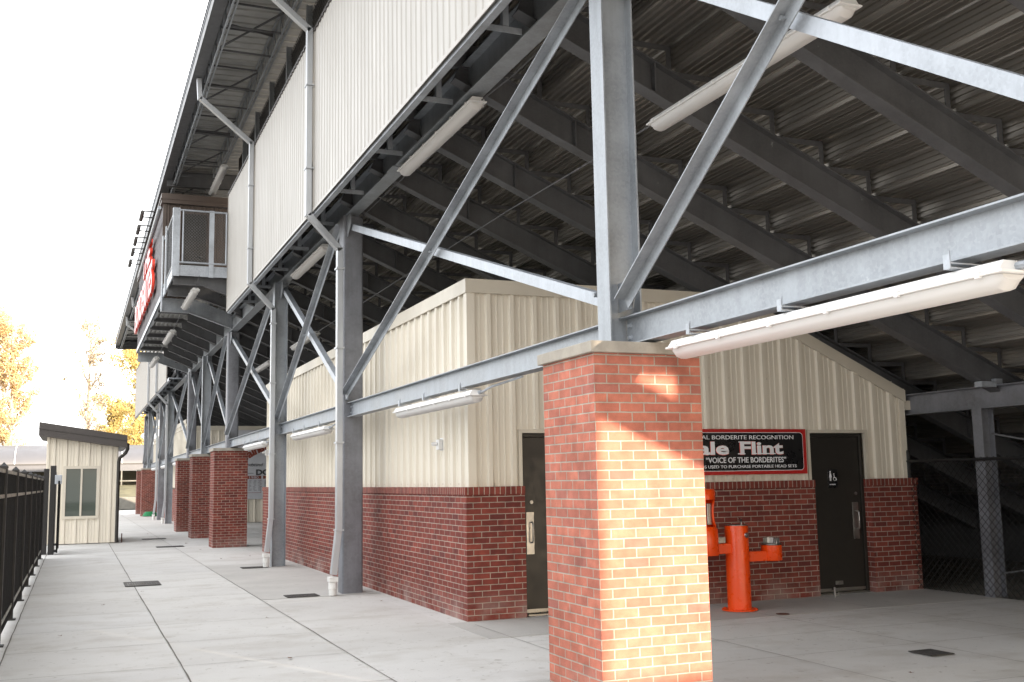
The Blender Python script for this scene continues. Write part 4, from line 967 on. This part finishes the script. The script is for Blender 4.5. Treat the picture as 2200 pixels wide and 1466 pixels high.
for i, (x, y) in enumerate(lf):
    mb = MB((x, y, .009)); n_ = 7; s_ = random.uniform(.02, .038)
    if y > 25: s_ *= 1.6
    a0 = random.random()*6
    vs = [(x, y, .016)] + [(x+s_*(1 if k % 2 else .55)*math.cos(a0+k*6.283/n_), y+s_*(1 if k % 2 else .55)*math.sin(a0+k*6.283/n_), .010+random.uniform(0, .014)) for k in range(n_)]
    mb.add(vs, [(0, 1+k, 1+(k+1) % n_) for k in range(n_)])
    tag(mb.build('fallen_leaf', LEAFDRY), 'small dry brown leaf lying on the concrete walk', 'leaf', 'dry leaves scattered on the pavement')
OH = (3.75, 59.9, 0)
mb = MB(OH)
for r_, z in ((.34, .06), (.30, .14), (.24, .2)): mb.tube([(3.75+r_*math.cos(t*.52), 59.9+r_*math.sin(t*.52)*.8, z) for t in range(13)], .055, 6)
tag(mb.build('hose_coil', GREEN, smooth=True), 'coiled green hose lying at the foot of a distant brick pillar', 'hose')

# ------------------------------------------------------------------ background: block wall, bank, greenhouse, trees
OW = (-20, 79, 0)
bw = thing('block_wall', OW, 'low wall of big weathered concrete blocks behind the walkway end', 'wall')
x = -30
while x < 22:
    mb = MB(OW); mb.box(x+.01, 79, 0, x+1.79, 79.8, .86); mb.build('block', BLOCK, bw, bevel=.03); x += 1.8
mb = MB(); mb.add([(-120, 79.9, .7), (120, 79.9, .7), (120, 90, 1.7), (-120, 90, 1.7), (120, 250, 2.2), (-120, 250, 2.2)], [(0, 1, 2, 3), (3, 2, 4, 5)]); struct('terrain', mb, GRASS)
OT = (0, 92, 1.7)
gh = thing('greenhouse', OT, 'long pale film-covered greenhouse with rounded roof beyond the block wall', 'greenhouse')
mb = MB(OT); vs = []; n_ = 16; HX = 60
prf = [(90.2, 2.85), (90.2, 3.42)] + [(94.4-4.2*math.cos(R(180*k/n_)), 3.43+1.62*math.sin(R(180*k/n_))) for k in range(n_+1)] + [(98.6, 2.85)]
for y, z in prf: vs += [(-HX, y, z), (HX, y, z)]
mb.add(vs, [(2*i, 2*i+1, 2*i+3, 2*i+2) for i in range(len(prf)-1)]); mb.build('film_cover', TUNNEL, gh, smooth=True)
mb = MB(OT)
for i in range(-30, 31):
    x = i*2.6+.8; mb.tube([(x, y-.05 if y < 94 else y, z+.03) for y, z in prf[1:n_+2]], .045, 6); mb.cut()
mb.build_parts('hoop', WHITE, gh)
mb = MB(OT); mb.box(-HX, 90.13, 3.38, HX, 90.19, 3.45); mb.build('seam_rail', IRON, gh)
mb = MB(OT)
for i in range(-30, 31): x = i*2.6+.8; mb.box(x-.05, 90.2, 1.5, x+.05, 90.3, 2.85); mb.cut()
mb.build_parts('side_post', BLOCK, gh)
mb = MB(OT); mb.box(-HX, 98.5, 1.5, HX, 98.6, 3.4); mb.build('rear_side', plain('shaded_film', (.25, .24, .19), .8, 0, .2, .6), gh)
mb = MB(OT); mb.tube([(-HX, 90.25, 2.05), (HX, 90.25, 2.02)], .06, 6); mb.build('curtain_roll', BLOCK, gh)

def tree(x, y, z0, H, spread, nl, mat, label, lean=0., start=.25, leaf=.12, branches=26, up_=.9, fill=1.0):
    t = thing('deciduous_tree', (x, y, z0), label, 'tree', 'autumn trees beyond the greenhouse'); o = (x, y, z0)
    rnd = random.Random(int(x*7+y))
    mb = MB(o); r0 = H*.014; path = []
    for i in range(9): path.append((x+lean*H*(i/8)+rnd.uniform(-.1, .1), y+rnd.uniform(-.1, .1), z0+H*i/8*.96))
    mb.tube(path, [r0*(1-.88*i/8) for i in range(9)], 7); tips = []
    for b_ in range(branches):
        f_ = start+(.95-start)*b_/branches; k = min(7, int(f_*8)); q = Vector(path[k]).lerp(Vector(path[k+1]), f_*8-k)
        a = rnd.uniform(0, 6.283); Lb = spread*(1-abs(f_-.5)**1.6*1.1)*rnd.uniform(.6, 1.05)
        d = Vector((math.cos(a), math.sin(a), up_*rnd.uniform(.7, 1.5))).normalized(); pts = [q]
        for s_ in range(4): d = (d+Vector((rnd.uniform(-.2, .2), rnd.uniform(-.2, .2), rnd.uniform(-.05, .2)))).normalized(); pts.append(pts[-1]+d*Lb/4)
        mb.tube(pts, [r0*.34, r0*.26, r0*.18, r0*.11, r0*.05], 5); tips += [(p_, .35+.65*i/4) for i, p_ in enumerate(pts) if i > 0]
        for s_ in range(3):
            p_ = pts[rnd.randint(1, 3)]; d2 = (d+Vector((rnd.uniform(-1, 1), rnd.uniform(-1, 1), rnd.uniform(-.3, .6)))).normalized(); e_ = p_+d2*Lb*.35
            mb.tube([p_, (p_+e_)/2, e_], [r0*.12, r0*.08, r0*.04], 4); tips.append((e_, 1)); tips.append(((p_+e_)/2, .8))
    mb.build('trunk', BARK, t, smooth=True)
    lv = MB(o)
    clump = [(p_, rnd.uniform(.25, 1)) for p_, w_ in tips if rnd.random() < fill*w_]
    per = max(1, nl//max(1, len(clump)))
    for p_, s_ in clump:
        for j in range(int(per*rnd.uniform(.4, 1.6))):
            c_ = Vector(p_)+Vector((rnd.gauss(0, 1), rnd.gauss(0, 1), rnd.gauss(0, .8)))*spread*.13*s_
            u = Vector((rnd.uniform(-1, 1), rnd.uniform(-1, 1), rnd.uniform(-1, 1))).normalized(); v_ = u.orthogonal().normalized(); sz = leaf*rnd.uniform(.6, 1.3)
            lv.add([c_-u*sz, c_+v_*sz*.6, c_+u*sz, c_-v_*sz*.6], [(0, 1, 2, 3)])
    lv.build('crown', mat, t)
    return t
TR = [(-9.6, 118, 2, 16.2, 5.2, 19000, L_OR, 'tall orange-leaved tree at the left edge of the photo', .0, .12, .15, 46, .8, .95),
      (-6.0, 116, 2, 17.0, 3.6, 8500, L_OR, 'lighter orange tree standing between the left edge and the booth roof', -.02, .2, .13, 34, 1.0, .75),
      (.9, 112, 2, 16.8, 3.6, 3600, L_PA, 'nearly bare pale tree standing alone above the booth roof', .0, .2, .11, 34, 1.1, .5),
      (5.3, 108, 2, 14.8, 4.0, 11000, L_YE, 'yellow-leaved tree beside the far end of the grandstand', .0, .15, .14, 36, .8, .85),
      (3.4, 122, 2, 8.5, 3.4, 7500, L_YE, 'low golden tree between the bare tree and the grandstand', .0, .2, .13, 24, .7, .9),
      (-13.5, 128, 2, 15, 4.5, 10000, L_OR, 'orange tree partly cut off by the left edge, behind the tall one', .0, .15, .15, 34, .8, .9)]
for a in TR: tree(*a)
# scrubby thicket just above the greenhouse roof
t = MB((-5, 110, 2)); rnd = random.Random(3)
for i in range(9000):
    x = rnd.uniform(-22, 16); h = 2.4+1.0*math.sin(x*.9)+.8*math.sin(x*2.3+1); c_ = Vector((x, rnd.uniform(108, 114), 2+rnd.uniform(0, 1)**.7*(2.6+h*.45))); u = Vector((rnd.uniform(-1, 1), rnd.uniform(-1, 1), rnd.uniform(-1, 1))).normalized(); v_ = u.orthogonal().normalized(); s_ = rnd.uniform(.1, .2)
    t.add([c_-u*s_, c_+v_*s_*.6, c_+u*s_, c_-v_*s_*.6], [(0, 1, 2, 3)])
tag(t.build('undergrowth', L_PA), 'thicket of pale dry brush beyond the greenhouse roof', 'brush', kind='stuff')
# far conifer line
rnd = random.Random(11)
for i, x in enumerate((-24, -17, -12.5, -3.2, -.4, 4.6, 9.5, 15)):
    h = rnd.uniform(6.5, 9.5); y = 190+rnd.uniform(-6, 6)
    tt = thing('conifer', (x, y, 2), 'small dark conifer on the far skyline behind the autumn trees', 'tree', 'far conifers on the skyline'); o = (x, y, 2)
    mb = MB(o); mb.tube([(x, y, 2), (x, y, 2+h)], [.2, .03], 6); mb.build('trunk', BARK, tt)
    mb = MB(o)
    for k in range(420):
        f_ = rnd.random(); rr = (1-f_)*h*.22*rnd.uniform(.3, 1); a = rnd.uniform(0, 6.283); c_ = Vector((x+rr*math.cos(a), y+rr*math.sin(a), 2+h*(.1+.9*f_))); u = Vector((math.cos(a), math.sin(a), -.4)).normalized(); v_ = u.orthogonal().normalized()
        mb.add([c_-u*.3, c_+v_*.14, c_+u*.3, c_-v_*.14], [(0, 1, 2, 3)])
    mb.build('crown', L_GR, tt)

# ------------------------------------------------------------------ raised boards added out of view to shade the walk, leaving the pillar lit
YS = -10.0; L0 = 3.335+(6.5-YS)*SA; L1 = L0+1.12; ZB = 4.12
def board(x0, x1, z1, lab):
    o = ((x0+x1)/2, YS, 0); t = thing('sun_blocking_board', o, lab, 'board')
    mb = MB(o); mb.box(x0, YS-.25, ZB, x1, YS, z1); mb.build('panel', BEIGE, t)
    k = x0+.4 if x1-x0 > 2 else (x0+x1)/2
    while k < x1: mb = MB(o); mb.box(k-.12, YS-.55, 0, k+.12, YS-.26, z1-.3); mb.build('post', BROWN, t); k += 5.5
board(L0-30, L0, 8.3, 'long raised sun-blocking board added on posts behind the camera, left one')
board(L1, 34, 8.3, 'long raised sun-blocking board added on posts behind the camera, right one')
board(L0+.01, L1-.01, 5.15, 'short low sun-blocking board added in the gap between the two raised boards')
